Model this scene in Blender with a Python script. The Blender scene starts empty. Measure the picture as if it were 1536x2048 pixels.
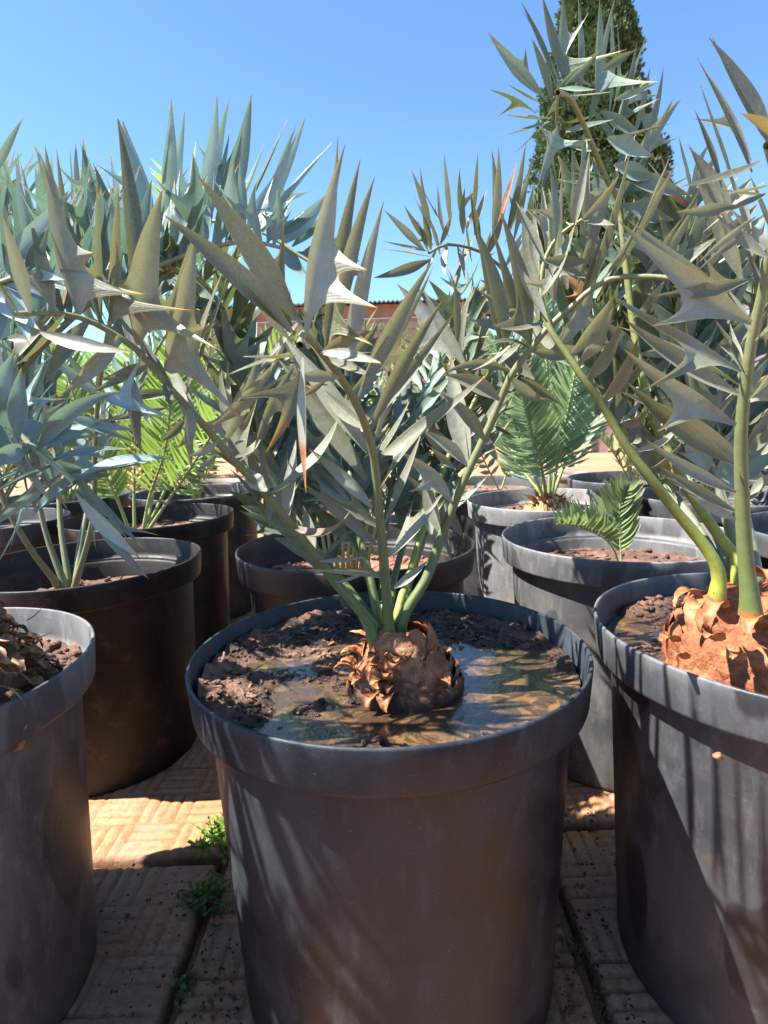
import bpy, math, random
from mathutils import Vector as V, noise
rnd = random.Random(7)
S = bpy.context.scene; COL = S.collection
# ---------------------------------------------------------------- camera, sky, sun, exposure
F, PITCH, ROLL, CAMH = 1223.3, math.radians(9.12), math.radians(-1.97), 0.9
cr, sr, cp, sp = math.cos(ROLL), math.sin(ROLL), math.cos(PITCH), math.sin(PITCH)
RGT, UPV, FWD = V((1,0,0)), V((0,sp,cp)), V((0,cp,-sp))
cx_, cy_ = cr*RGT+sr*UPV, -sr*RGT+cr*UPV
cam = bpy.data.objects.new('camera', bpy.data.cameras.new('camera')); COL.objects.link(cam)
from mathutils import Matrix
m = Matrix.Identity(4)
for i in range(3): m[i][0], m[i][1], m[i][2], m[i][3] = cx_[i], cy_[i], -FWD[i], (0,0,CAMH)[i]
cam.matrix_world = m
cd = cam.data; cd.sensor_fit='VERTICAL'; cd.sensor_height=36; cd.sensor_width=27; cd.lens=F/2048*36
cd.clip_start=0.02; cd.clip_end=3000
cd.dof.use_dof=True; cd.dof.focus_distance=0.92; cd.dof.aperture_fstop=11
S.camera = cam
S.render.resolution_x, S.render.resolution_y = 768, 1024
SUN_EL, SUN_AZ = math.radians(56), math.radians(4.5)        # sun stands over the left, a little to the camera's side
SUND = V((-math.cos(SUN_EL)*math.cos(SUN_AZ), -math.cos(SUN_EL)*math.sin(SUN_AZ), math.sin(SUN_EL)))
w = bpy.data.worlds.new("World"); S.world = w; w.use_nodes = True
nt = w.node_tree; bg = nt.nodes['Background']
sky = nt.nodes.new('ShaderNodeTexSky'); sky.sky_type='NISHITA'; sky.sun_disc=False
sky.sun_elevation=SUN_EL; sky.sun_rotation=math.atan2(SUND.x, SUND.y)
sky.altitude=1400; sky.air_density=1.0; sky.dust_density=0.35; sky.ozone_density=1.6
hs=nt.nodes.new('ShaderNodeMix'); hs.data_type='RGBA'; hs.blend_type='MULTIPLY'; hs.inputs[0].default_value=1; hs.inputs[7].default_value=(.84,1.05,1.2,1)
nt.links.new(sky.outputs[0], hs.inputs[6]); nt.links.new(hs.outputs[2], bg.inputs[0]); bg.inputs[1].default_value=0.082
sl = bpy.data.lights.new('sun','SUN'); sl.energy=5.0; sl.angle=math.radians(0.55); sl.color=(1,0.94,0.84)
so = bpy.data.objects.new('sun', sl); COL.objects.link(so)
so.rotation_euler = SUND.to_track_quat('Z','Y').to_euler(); so.location=(-5,0,8)
vs = S.view_settings; vs.view_transform='Standard'; vs.look='None'; vs.exposure=1.68; vs.gamma=1

def at(px, py, Y):
    """world point seen at photo pixel (px,py) whose distance ahead of the camera is Y metres"""
    x, y = (px-768)/F, (1024-py)/F
    d = (cr*x-sr*y)*RGT + (sr*x+cr*y)*UPV + FWD
    t = Y/d.y
    return V((d.x*t, Y, CAMH+d.z*t))
# ---------------------------------------------------------------- mesh helpers
class Acc:
    def __init__(s): s.v=[]; s.f=[]; s.c=[]
    def grid(s, rows, cols=None, closed=False):
        o=len(s.v); n=len(rows[0])
        for i,r in enumerate(rows):
            s.v += r
            s.c += cols[i] if cols else [(0,0,0,0)]*n
        for i in range(len(rows)-1):
            for j in range(n if closed else n-1):
                k=(j+1)%n
                s.f.append((o+i*n+j, o+i*n+k, o+(i+1)*n+k, o+(i+1)*n+j))
    def box(s, c, h, rot=None, bev=0):
        o=len(s.v); c=V(c)
        for dx in (-1,1):
            for dy in (-1,1):
                for dz in (-1,1):
                    p=V((dx*h[0],dy*h[1],dz*h[2]))
                    if rot: p=rot@p
                    s.v.append(c+p); s.c.append((0,0,0,0))
        for q in ((0,1,3,2),(4,6,7,5),(0,4,5,1),(2,3,7,6),(0,2,6,4),(1,5,7,3)): s.f.append(tuple(o+k for k in q))
    def tri(s,a,b,c,col=(0,0,0,0)):
        o=len(s.v); s.v+= [a,b,c]; s.c+=[col]*3; s.f.append((o,o+1,o+2))
    def quad(s,a,b,c,d,col=(0,0,0,0)):
        o=len(s.v); s.v+= [a,b,c,d]; s.c+=[col]*4; s.f.append((o,o+1,o+2,o+3))
    def build(s, name, mat, parent=None, smooth=True, loc=None):
        me=bpy.data.meshes.new(name)
        org=V(loc) if loc is not None else V((0,0,0))
        pw=V(parent.location) if parent is not None and parent.parent is None else V((0,0,0))
        if parent is not None and parent.parent is not None: pw=V(parent.parent.location)
        if parent is not None: org=pw
        me.from_pydata([tuple(p-org) for p in s.v], [], s.f)
        ca=me.color_attributes.new('Col','FLOAT_COLOR','POINT')
        flat=[]
        for c in s.c: flat += c
        ca.data.foreach_set('color', flat)
        me.polygons.foreach_set('use_smooth',[smooth]*len(me.polygons))
        if mat: me.materials.append(mat)
        me.update()
        ob=bpy.data.objects.new(name, me); COL.objects.link(ob)
        if parent is not None: ob.parent=parent
        else: ob.location=org
        return ob
def tag(o, label=None, cat=None, group=None, kind=None):
    if label: o['label']=label
    if cat: o['category']=cat
    if group: o['group']=group
    if kind: o['kind']=kind
    return o
def thing(name, loc, label, cat, group=None):
    o=bpy.data.objects.new(name,None); COL.objects.link(o); o.location=loc; o.empty_display_size=.05
    return tag(o,label,cat,group)
def tube(acc, pts, rad, n=10, col=None, flat=1.0):
    rows=[]; cols=[]
    up=V((0,0,1)); prev=None
    for i,p in enumerate(pts):
        a=pts[max(i-1,0)]; b=pts[min(i+1,len(pts)-1)]
        T=(b-a).normalized()
        if prev is None:
            X=T.cross(up if abs(T.z)<.9 else V((1,0,0))).normalized()
        else:
            X=(prev-T*prev.dot(T)).normalized()
        prev=X; Yv=T.cross(X)
        r=rad[i] if isinstance(rad,list) else rad
        rows.append([p+X*math.cos(2*math.pi*k/n)*r+Yv*math.sin(2*math.pi*k/n)*r*flat for k in range(n)])
        cc=col(i/(len(pts)-1)) if col else (0,0,0,0)
        cols.append([cc]*n)
    acc.grid(rows, cols, closed=True)
def crom(P, n):
    """smooth curve through the points, n samples evenly spread"""
    P=[V(p) for p in P]; Q=[P[0]*2-P[1]]+P+[P[-1]*2-P[-2]]
    out=[]
    for i in range(1,len(Q)-2):
        for k in range(12):
            t=k/12; a,b,c,d=Q[i-1],Q[i],Q[i+1],Q[i+2]
            out.append(.5*((2*b)+(c-a)*t+(2*a-5*b+4*c-d)*t*t+(3*b-a-3*c+d)*t**3))
    out.append(P[-1])
    L=[0]
    for i in range(1,len(out)): L.append(L[-1]+(out[i]-out[i-1]).length)
    res=[];j=0
    for k in range(n):
        s=L[-1]*k/(n-1)
        while j<len(L)-2 and L[j+1]<s: j+=1
        t=(s-L[j])/max(L[j+1]-L[j],1e-9)
        res.append(out[j].lerp(out[j+1],min(t,1)))
    return res
# ---------------------------------------------------------------- material helpers
def mat(name):
    m=bpy.data.materials.new(name); m.use_nodes=True
    nt=m.node_tree; b=nt.nodes['Principled BSDF']
    return m,nt,b,nt.nodes['Material Output']
def N(nt,t,**k):
    n=nt.nodes.new(t)
    for a,b in k.items(): setattr(n,a,b)
    return n
def noise_n(nt,scale,detail=4,rough=.6,vec=None,dist=0):
    n=N(nt,'ShaderNodeTexNoise'); n.inputs['Scale'].default_value=scale; n.inputs['Detail'].default_value=detail
    n.inputs['Roughness'].default_value=rough; n.inputs['Distortion'].default_value=dist
    if vec: nt.links.new(vec,n.inputs['Vector'])
    return n
def ramp(nt,fac,stops):
    r=N(nt,'ShaderNodeValToRGB'); e=r.color_ramp.elements
    while len(e)<len(stops): e.new(.5)
    for i,(p,c) in enumerate(stops):
        e[i].position=p; e[i].color=(*c,1) if len(c)==3 else c
    nt.links.new(fac,r.inputs[0]); return r
def g(v): return (v,v,v)
def mixc(nt,fac,a,b,blend='MIX'):
    n=N(nt,'ShaderNodeMix',data_type='RGBA',blend_type=blend)
    for s,x in ((0,fac),(6,a),(7,b)):
        if isinstance(x,(int,float)): n.inputs[s].default_value=x
        elif isinstance(x,tuple): n.inputs[s].default_value=(*x,1)
        else: nt.links.new(x,n.inputs[s])
    return n.outputs[2]
def mth(nt,op,a,b=0.0):
    n=N(nt,'ShaderNodeMath',operation=op)
    for i,x in enumerate((a,b)):
        if isinstance(x,(int,float)): n.inputs[i].default_value=x
        else: nt.links.new(x,n.inputs[i])
    return n.outputs[0]
def bump(nt,b,h,dist,strength=1.0):
    n=N(nt,'ShaderNodeBump'); n.inputs['Distance'].default_value=dist; n.inputs['Strength'].default_value=strength
    nt.links.new(h,n.inputs['Height']); nt.links.new(n.outputs[0],b.inputs['Normal']); return n
def coord(nt): return N(nt,'ShaderNodeTexCoord').outputs['Object']

def leaf_mat(name, top, top2, under, trans, tmix=.22, margin=(.5,.46,.22), tip=(.62,.40,.05), rough=.42, spots=.5):
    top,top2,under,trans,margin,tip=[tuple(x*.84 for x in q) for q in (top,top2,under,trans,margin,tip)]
    m,nt,b,out=mat(name); L=nt.links
    at_=N(nt,'ShaderNodeAttribute',attribute_name='Col'); sep=N(nt,'ShaderNodeSeparateColor'); L.new(at_.outputs['Color'],sep.inputs[0])
    geo=N(nt,'ShaderNodeNewGeometry'); co=coord(nt)
    c=mixc(nt,sep.outputs[1],top,top2)
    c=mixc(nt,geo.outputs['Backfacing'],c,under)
    vv=mth(nt,'ADD',mth(nt,'MULTIPLY',sep.outputs[1],.75),.62); cb=N(nt,'ShaderNodeCombineColor'); [L.new(vv,cb.inputs[q]) for q in range(3)]; c=mixc(nt,1.0,c,cb.outputs[0],'MULTIPLY')
    bl=noise_n(nt,38,5,.65,co); c=mixc(nt,ramp(nt,bl.outputs[0],[(.4,g(0)),(.75,g(.35))]).outputs[0],c,tuple(x*.7 for x in under))
    fine=noise_n(nt,420,3,.7,co); c=mixc(nt,ramp(nt,fine.outputs[0],[(.45,g(0)),(.9,g(.35))]).outputs[0],c,(.62,.62,.54))
    sp_=noise_n(nt,150,2,.5,co); c=mixc(nt,ramp(nt,sp_.outputs[0],[(.70,g(0)),(.76,g(spots))]).outputs[0],c,(.16,.07,.03))
    mg=ramp(nt,sep.outputs[2],[(.90,g(0)),(1,g(.75))]); c=mixc(nt,mg.outputs[0],c,margin)
    vn=mth(nt,'SINE',mth(nt,'MULTIPLY',sep.outputs[2],62.0)); c=mixc(nt,ramp(nt,vn,[(.2,g(0)),(.95,g(.16))]).outputs[0],c,tuple(x*.55 for x in under))
    dn=ramp(nt,noise_n(nt,60,3,.6,co).outputs[0],[(.3,(.30,.12,.05)),(.7,(.46,.26,.12))])
    c=mixc(nt,at_.outputs['Alpha'],c,dn.outputs[0])
    tp=ramp(nt,sep.outputs[0],[(0,g(0)),(.55,g(.9)),(1,g(1))]); tcol=ramp(nt,sep.outputs[0],[(.5,tip),(1,(.22,.07,.04))])
    c=mixc(nt,tp.outputs[0],c,tcol.outputs[0])
    L.new(c,b.inputs['Base Color']); b.inputs['Roughness'].default_value=rough; b.inputs['Specular IOR Level'].default_value=.5
    rr=ramp(nt,bl.outputs[0],[(.3,g(rough-.12)),(.7,g(rough+.12))]); L.new(rr.outputs[0],b.inputs['Roughness'])
    wv=noise_n(nt,90,2,.5,co); bump(nt,b,mth(nt,'ADD',wv.outputs[0],mth(nt,'MULTIPLY',vn,.10)),.0014,.55)
    tr=N(nt,'ShaderNodeBsdfTranslucent'); L.new(mixc(nt,.75,c,trans),tr.inputs[0])
    mx=N(nt,'ShaderNodeMixShader'); mx.inputs[0].default_value=tmix
    L.new(b.outputs[0],mx.inputs[1]); L.new(tr.outputs[0],mx.inputs[2]); L.new(mx.outputs[0],out.inputs[0])
    return m
M={}
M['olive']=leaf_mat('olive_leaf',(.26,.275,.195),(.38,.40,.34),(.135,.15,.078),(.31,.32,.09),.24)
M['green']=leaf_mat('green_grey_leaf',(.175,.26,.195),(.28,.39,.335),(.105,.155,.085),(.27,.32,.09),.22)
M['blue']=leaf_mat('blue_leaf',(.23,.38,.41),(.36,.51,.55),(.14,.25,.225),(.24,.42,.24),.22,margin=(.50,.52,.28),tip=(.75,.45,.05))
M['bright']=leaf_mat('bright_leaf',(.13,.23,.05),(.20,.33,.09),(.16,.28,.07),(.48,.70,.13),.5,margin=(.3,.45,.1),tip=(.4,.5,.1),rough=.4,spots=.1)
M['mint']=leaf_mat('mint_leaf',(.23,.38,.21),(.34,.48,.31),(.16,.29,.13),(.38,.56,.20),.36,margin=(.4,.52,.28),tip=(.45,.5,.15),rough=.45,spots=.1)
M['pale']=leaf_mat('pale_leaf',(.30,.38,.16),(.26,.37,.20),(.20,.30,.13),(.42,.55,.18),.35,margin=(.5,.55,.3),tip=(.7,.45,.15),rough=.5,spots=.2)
def stalk_mat(name, low, mid, high):
    m,nt,b,out=mat(name); L=nt.links
    at_=N(nt,'ShaderNodeAttribute',attribute_name='Col'); sep=N(nt,'ShaderNodeSeparateColor'); L.new(at_.outputs['Color'],sep.inputs[0])
    c=ramp(nt,sep.outputs[0],[(0,(.38,.14,.04)),(.022,low),(.3,mid),(1,high)]).outputs[0]
    co=coord(nt); n1=noise_n(nt,70,4,.6,co); c=mixc(nt,ramp(nt,n1.outputs[0],[(.4,g(0)),(.75,g(.5))]).outputs[0],c,tuple(x*.6 for x in mid))
    n2=noise_n(nt,170,2,.5,co); c=mixc(nt,ramp(nt,n2.outputs[0],[(.66,g(0)),(.72,g(.75))]).outputs[0],c,(.2,.08,.03))
    L.new(c,b.inputs['Base Color']); b.inputs['Roughness'].default_value=.42; b.inputs['Specular IOR Level'].default_value=.4
    b.inputs['Subsurface Weight'].default_value=.0
    bump(nt,b,n1.outputs[0],.001,.5); return m
M['stalk']=stalk_mat('olive_stalk',(.12,.17,.055),(.16,.185,.085),(.27,.27,.15))
M['stalk_blue']=stalk_mat('blue_green_stalk',(.20,.21,.11),(.20,.225,.14),(.28,.30,.20))
M['stalk_lime']=stalk_mat('lime_stalk',(.33,.36,.06),(.20,.24,.07),(.25,.24,.11))
M['stalk_fresh']=stalk_mat('fresh_stalk',(.30,.34,.13),(.28,.34,.13),(.32,.40,.16))

def plastic(name, base, dust, wet=.4, gl=.42, dirt=1.0):
    m,nt,b,out=mat(name); L=nt.links
    oi=N(nt,'ShaderNodeObjectInfo'); tc=coord(nt)
    add=N(nt,'ShaderNodeVectorMath',operation='ADD'); L.new(tc,add.inputs[0])
    cmb=N(nt,'ShaderNodeCombineXYZ'); L.new(mth(nt,'MULTIPLY',oi.outputs['Random'],37),cmb.inputs[0]); L.new(cmb.outputs[0],add.inputs[1])
    co=add.outputs[0]
    n1=noise_n(nt,5,6,.62,co,.4); c=mixc(nt,ramp(nt,n1.outputs[0],[(.36,g(0)),(.50,g(.5)),(.66,g(1))]).outputs[0],base,tuple(x*1.25 for x in dust))
    mp=N(nt,'ShaderNodeMapping'); mp.inputs['Scale'].default_value=(1,1,.3); L.new(co,mp.inputs[0])
    st=noise_n(nt,34,5,.7,mp.outputs[0]); c=mixc(nt,ramp(nt,st.outputs[0],[(.52,g(0)),(.74,g(.5))]).outputs[0],c,tuple(x*2.4 for x in dust))
    # rusty soil splash towards the foot and under the band
    n3=noise_n(nt,16,6,.7,co); c=mixc(nt,ramp(nt,n3.outputs[0],[(.57,g(0)),(.70,g(.5*dirt))]).outputs[0],c,(.13,.085,.06))
    fl=noise_n(nt,260,2,.6,co); c=mixc(nt,ramp(nt,fl.outputs[0],[(.695,g(0)),(.73,g(.7))]).outputs[0],c,(.20,.14,.11))
    # pale scuffed lip and dried tide marks
    sx=N(nt,'ShaderNodeSeparateXYZ'); L.new(tc,sx.inputs[0]); zz=mth(nt,'ADD',sx.outputs[2],mth(nt,'MULTIPLY',n1.outputs[0],.012))
    lip=ramp(nt,mth(nt,'MULTIPLY',mth(nt,'SUBTRACT',zz,.50),10),[(.60,g(0)),(.72,g(.30)),(.80,g(.55))]).outputs[0]
    c=mixc(nt,mth(nt,'MULTIPLY',lip,ramp(nt,n3.outputs[0],[(.4,g(0)),(.55,g(1))]).outputs[0]),c,tuple(min(.3,x*3) for x in dust))
    # scratches
    mp2=N(nt,'ShaderNodeMapping'); mp2.inputs['Scale'].default_value=(.5,.5,7); mp2.inputs['Rotation'].default_value=(.5,.3,.2); L.new(co,mp2.inputs[0])
    sc=noise_n(nt,22,2,.5,mp2.outputs[0]); c=mixc(nt,ramp(nt,sc.outputs[0],[(.70,g(0)),(.715,g(.35)),(.73,g(0))]).outputs[0],c,tuple(x*2.5 for x in dust))
    # wet dark runs
    mp3=N(nt,'ShaderNodeMapping'); mp3.inputs['Scale'].default_value=(1,1,.42); mp3.inputs['Location'].default_value=(3.3,1.2,.4); L.new(co,mp3.inputs[0])
    wt=noise_n(nt,9,1.5,.4,mp3.outputs[0]); wm=ramp(nt,wt.outputs[0],[(.605,g(0)),(.62,g(wet))]).outputs[0]
    c=mixc(nt,wm,c,(.008,.008,.011))
    L.new(c,b.inputs['Base Color'])
    r=mixc(nt,wm,ramp(nt,n1.outputs[0],[(.3,g(gl)),(.7,g(gl+.2))]).outputs[0],(.34,.34,.34)); L.new(r,b.inputs['Roughness'])
    b.inputs['Specular IOR Level'].default_value=.38
    h=noise_n(nt,120,3,.6,co); bump(nt,b,h.outputs[0],.0006,.6); return m
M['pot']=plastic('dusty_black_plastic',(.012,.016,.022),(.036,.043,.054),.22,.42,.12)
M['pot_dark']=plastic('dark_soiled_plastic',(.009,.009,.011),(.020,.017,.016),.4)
M['pot_grey']=plastic('sunlit_weathered_plastic',(.15,.152,.158),(.21,.208,.205),.35,.5)  # brightest copy of the pot plastic, sunlight put into the colour
M['pot_lit']=plastic('sunlit_dusty_plastic',(.080,.085,.092),(.135,.136,.138),.4,.48)  # lighter copy of the black plastic, its sunlit tone painted in
M['pot_mid']=plastic('half_lit_weathered_plastic',(.036,.041,.049),(.074,.078,.084),.6,.46)  # black plastic raised part way, some sunlight painted into the tone

def soil_mat(name, dark, light, dry, wet):
    m,nt,b,out=mat(name); L=nt.links; co=coord(nt)
    n1=noise_n(nt,55,8,.75,co); n2=noise_n(nt,9,4,.6,co); n3=noise_n(nt,330,3,.7,co)
    c=mixc(nt,ramp(nt,n1.outputs[0],[(.38,g(0)),(.66,g(1))]).outputs[0],dark,light)
    c=mixc(nt,ramp(nt,n2.outputs[0],[(.46,g(0)),(.62,g(.8))]).outputs[0],c,dry)
    c=mixc(nt,ramp(nt,n3.outputs[0],[(.6,g(0)),(.75,g(.5))]).outputs[0],c,tuple(min(1,x*1.8) for x in dry))
    L.new(c,b.inputs['Base Color'])
    L.new(ramp(nt,n1.outputs[0],[(.35,g(wet)),(.7,g(min(.95,wet+.4)))]).outputs[0],b.inputs['Roughness'])
    hh=mth(nt,'ADD',n1.outputs[0],mth(nt,'MULTIPLY',n3.outputs[0],.35)); bump(nt,b,hh,.006,1); return m
M['soil_wet']=soil_mat('wet_mulch_soil',(.018,.010,.008),(.095,.046,.030),(.27,.145,.095),.13)
M['soil_red']=soil_mat('red_soil',(.14,.06,.04),(.30,.15,.10),(.42,.22,.14),.75)
M['soil_mid']=soil_mat('brown_soil',(.07,.035,.025),(.19,.10,.07),(.30,.17,.12),.6)
def water_mat():
    m,nt,b,out=mat('muddy_water'); L=nt.links; co=coord(nt)
    n=noise_n(nt,11,3,.5,co,.4); c=ramp(nt,n.outputs[0],[(.35,(.085,.05,.022)),(.65,(.20,.11,.045))]).outputs[0]
    nf=noise_n(nt,26,6,.7,co,1.2); fm=ramp(nt,nf.outputs[0],[(.44,g(0)),(.53,g(1))]).outputs[0]; c=mixc(nt,fm,c,(.055,.034,.022))
    L.new(c,b.inputs['Base Color']); L.new(mixc(nt,fm,(.03,.03,.03),(.13,.13,.13)),b.inputs['Roughness']); b.inputs['IOR'].default_value=1.33
    b.inputs['Specular IOR Level'].default_value=.75; b.inputs['Coat Weight'].default_value=.6; b.inputs['Coat Roughness'].default_value=.02
    rp=noise_n(nt,42,3,.5,co,1.2); hh=mth(nt,'ADD',rp.outputs[0],mth(nt,'MULTIPLY',nf.outputs[0],.9)); bump(nt,b,hh,.003,.5)
    return m
M['water']=water_mat()
def bark_mat(name,a,bc,c3,dark,zlo,zhi):
    m,nt,b,out=mat(name); L=nt.links; co=coord(nt)
    n1=noise_n(nt,26,7,.7,co,.5); n2=noise_n(nt,110,5,.7,co)
    c=ramp(nt,n1.outputs[0],[(.3,dark),(.42,a),(.56,bc),(.72,c3)]).outputs[0]
    c=mixc(nt,ramp(nt,n2.outputs[0],[(.35,g(.6)),(.6,g(0))]).outputs[0],c,dark)
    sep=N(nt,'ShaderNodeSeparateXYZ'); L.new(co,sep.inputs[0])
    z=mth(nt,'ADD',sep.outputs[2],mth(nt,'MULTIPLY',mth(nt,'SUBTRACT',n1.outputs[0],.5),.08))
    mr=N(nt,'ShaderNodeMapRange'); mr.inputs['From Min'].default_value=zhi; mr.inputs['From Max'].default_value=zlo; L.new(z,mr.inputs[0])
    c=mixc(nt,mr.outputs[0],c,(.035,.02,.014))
    L.new(c,b.inputs['Base Color']); b.inputs['Roughness'].default_value=.68
    bump(nt,b,mth(nt,'ADD',n1.outputs[0],mth(nt,'MULTIPLY',n2.outputs[0],.5)),.006,1); return m
M['bark']=bark_mat('scaly_caudex',(.26,.095,.04),(.44,.18,.075),(.54,.32,.17),(.08,.03,.016),.0,.035)
M['bark_orange']=bark_mat('orange_caudex',(.32,.095,.035),(.48,.17,.065),(.52,.27,.13),(.12,.03,.016),-.02,.012)
M['bark_brown']=bark_mat('dried_caudex',(.11,.05,.025),(.22,.11,.05),(.42,.26,.12),(.03,.014,.01),-.03,.0)
M['bark_tan']=bark_mat('tan_caudex',(.30,.17,.07),(.46,.29,.14),(.50,.36,.18),(.12,.06,.03),-.03,.0)
def simple(name,cols,scale,rough=.8,bmp=.004,detail=5):
    m,nt,b,out=mat(name); co=coord(nt)
    n=noise_n(nt,scale,detail,.65,co); k=len(cols)
    r=ramp(nt,n.outputs[0],[(.3+.4*i/(k-1),c) for i,c in enumerate(cols)])
    nt.links.new(r.outputs[0],b.inputs['Base Color']); b.inputs['Roughness'].default_value=rough
    if bmp: bump(nt,b,n.outputs[0],bmp)
    return m
M['husk']=simple('papery_husk',[(.14,.04,.02),(.38,.15,.06),(.55,.28,.12)],60,.55,.002)
M['husk_tan']=simple('dry_fibre_husk',[(.05,.025,.015),(.26,.13,.06),(.52,.34,.16)],45,.5,.002)
# ---------------------------------------------------------------- leaf blades
def prof(s):
    if s<.42: a=.20+.80*math.sin(math.pi/2*s/.42)**1.15
    else:
        q=(s-.42)/.58; a=max(1-q**1.75,0)*(1-.25*q)
    return max(a,.035*(1-s)+.008)
UU=(-1,-.86,-.42,0,.42,.86,1)
UL=(-1,0,1)
def blade(acc,b,t,w,n,bend=V((0,0,0)),twist=0,lobes=(),dead=0,seg=12,tipl=.10,fold=.5,r=None,lo=False,deadtip=0):
    """one leaflet; each lobe (s, tip point, spread) draws the margin out into a side spine"""
    r=rnd.random() if r is None else r
    c=(b+t)*.5+bend; rows=[];cols=[]
    if lobes: us=(-1,-.62,0,.62,1) if lo else (-1,-.93,-.8,-.6,-.3,0,.3,.6,.8,.93,1)
    else: us=UL if lo else UU
    S_=[(i/seg)**(1 if lo else .93) for i in range(seg+1)]
    for (s0,tv,sg) in lobes:
        S_=[q for q in S_ if abs(q-s0)>sg*.05]
        for d in ((0,.12,.4,.9) if lo else (0,.06,.16,.3,.5,.8,1.2,1.8)): S_+= [s0+d*sg,s0-d*sg] if d else [s0]
    S_=sorted(q for q in set(S_) if 0<=q<=1)
    def fr(s):
        p=b*(1-s)**2+c*2*s*(1-s)+t*s*s
        T=((c-b)*(1-s)+(t-c)*s).normalized()
        nn=(n-T*n.dot(T)).normalized(); sd=T.cross(nn); a=twist*(1-s)**2
        sd,nn=sd*math.cos(a)+nn*math.sin(a), nn*math.cos(a)-sd*math.sin(a)
        return p,T,sd,nn,w*.5*prof(s)
    LB=[]
    for (s0,tv,sg) in lobes:
        p,T,sd,nn,wid=fr(s0); side=1 if (tv-p).dot(sd)>0 else -1
        e=p+sd*wid*side; d=tv-e; lat=sd*d.dot(sd)+T*d.dot(T)*.5; LB.append((s0,sg,side,lat,d-lat))
    for s in S_:
        p,T,sd,nn,wid=fr(s)
        tp=0 if s<1-tipl else (s-1+tipl)/tipl
        dd=max(dead, min(1,max(0,(s-(1-deadtip))/.08)) if deadtip else 0)
        row=[];cc=[]
        for u in us:
            q=p+sd*wid*u+nn*wid*fold*(abs(u)**1.6-.25); tq=tp
            for (s0,sg,side,lat,rest) in LB:
                if u*side<=0: continue
                k=math.exp(-abs(s-s0)/sg)*abs(u)**2.6
                q=q+lat*k+rest*k**1.5; tq=max(tq,(k-.80)/.2)
            row.append(q); cc.append((max(0,min(1,tq)),r,(abs(u) if not lo else 0),dd))
        rows.append(row);cols.append(cc)
    acc.grid(rows,cols)
NSH=V((.52,-.84,-.05)); NLIT=V((-.62,-.58,.52)); NUP=V((-.25,-.45,.86)); NRT=V((.8,-.6,.1))
def px_leaves(acc, data, f, Yb, dens=.6):
    """hand-set leaflets: (base px,py, tip px,py, width px, kind, dYbase, dYtip, curve, lobes[(s,px,py,dY)], dead)"""
    for e in data:
        bx,by,tx,ty,wp,kd=e[:6]
        y0,y1=(e[6],e[7]) if len(e)>7 else (0,-.03)
        cv=e[8] if len(e)>8 else rnd.uniform(-.05,.05); lb=e[9] if len(e)>9 else (); dead=e[10] if len(e)>10 else 0
        Y=Yb(bx,by) if callable(Yb) else Yb
        b=at(bx,by,Y+y0); t=at(tx,ty,Y+y1)
        n={'o':NSH,'p':NLIT,'u':NUP,'r':NRT}[kd]+V([rnd.uniform(-.14,.14) for _ in range(3)])
        Lw=(t-b).length; d=(t-b).normalized(); side=d.cross(V((0,-1,0))).normalized()
        bend=side*cv*Lw+V((0,1,0))*rnd.uniform(-.05,.05)*Lw
        W=wp*Y/F*.93
        lobes=[(q[0],at(q[1],q[2],Y+(q[3] if len(q)>3 else y1)),.05) for q in lb]
        blade(acc,b,t,W,n,bend,twist=rnd.uniform(-.5,.5),lobes=lobes,dead=max(dead,0),tipl=.09,deadtip=-dead if dead<0 else (.06 if rnd.random()<.25 else 0))
        if rnd.random()<dens:
            j=lambda k: rnd.uniform(-k,k)
            Y2_=Y+rnd.uniform(.04,.09); b2=at(bx+j(26),by+j(26),Y2_+y0); t2=at(tx+j(42),ty+j(30)+12,Y2_+y1)
            l2=(t2-b2).length; d2=(t2-b2).normalized(); n2=(n+V([rnd.uniform(-.5,.5) for _ in range(3)])).normalized(); s2=d2.cross(n2).normalized()
            lb2=[(rnd.uniform(.28,.42),b2+d2*l2*rnd.uniform(.5,.7)+s2*l2*rnd.choice((-1,1))*rnd.uniform(.28,.42)+n2*l2*j(.2),.045)] if rnd.random()<.6 else []
            blade(acc,b2,t2,W*rnd.uniform(.65,.95),n2,side*j(.09)*Lw,twist=j(.7),lobes=lb2,tipl=.09)
def rachis(frond, pts, r0, r1, m, n=30, swell=1.35):
    a=Acc(); pts=[pts[0]+(pts[0]-pts[1]).normalized()*.012-V((0,0,.010))]+list(pts); P=crom(pts,n)
    r0*=.9; rad=[r0+(r1-r0)*(i/(n-1))**.8 for i in range(n)]
    for i in range(min(4,n)): rad[i]*=1+(swell-1)*(1-i/4)**1.5
    tube(a,P,rad,10,col=lambda s:(s,0,0,0),flat=.88)
    return a.build('leaf_stalk',m,frond)
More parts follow.
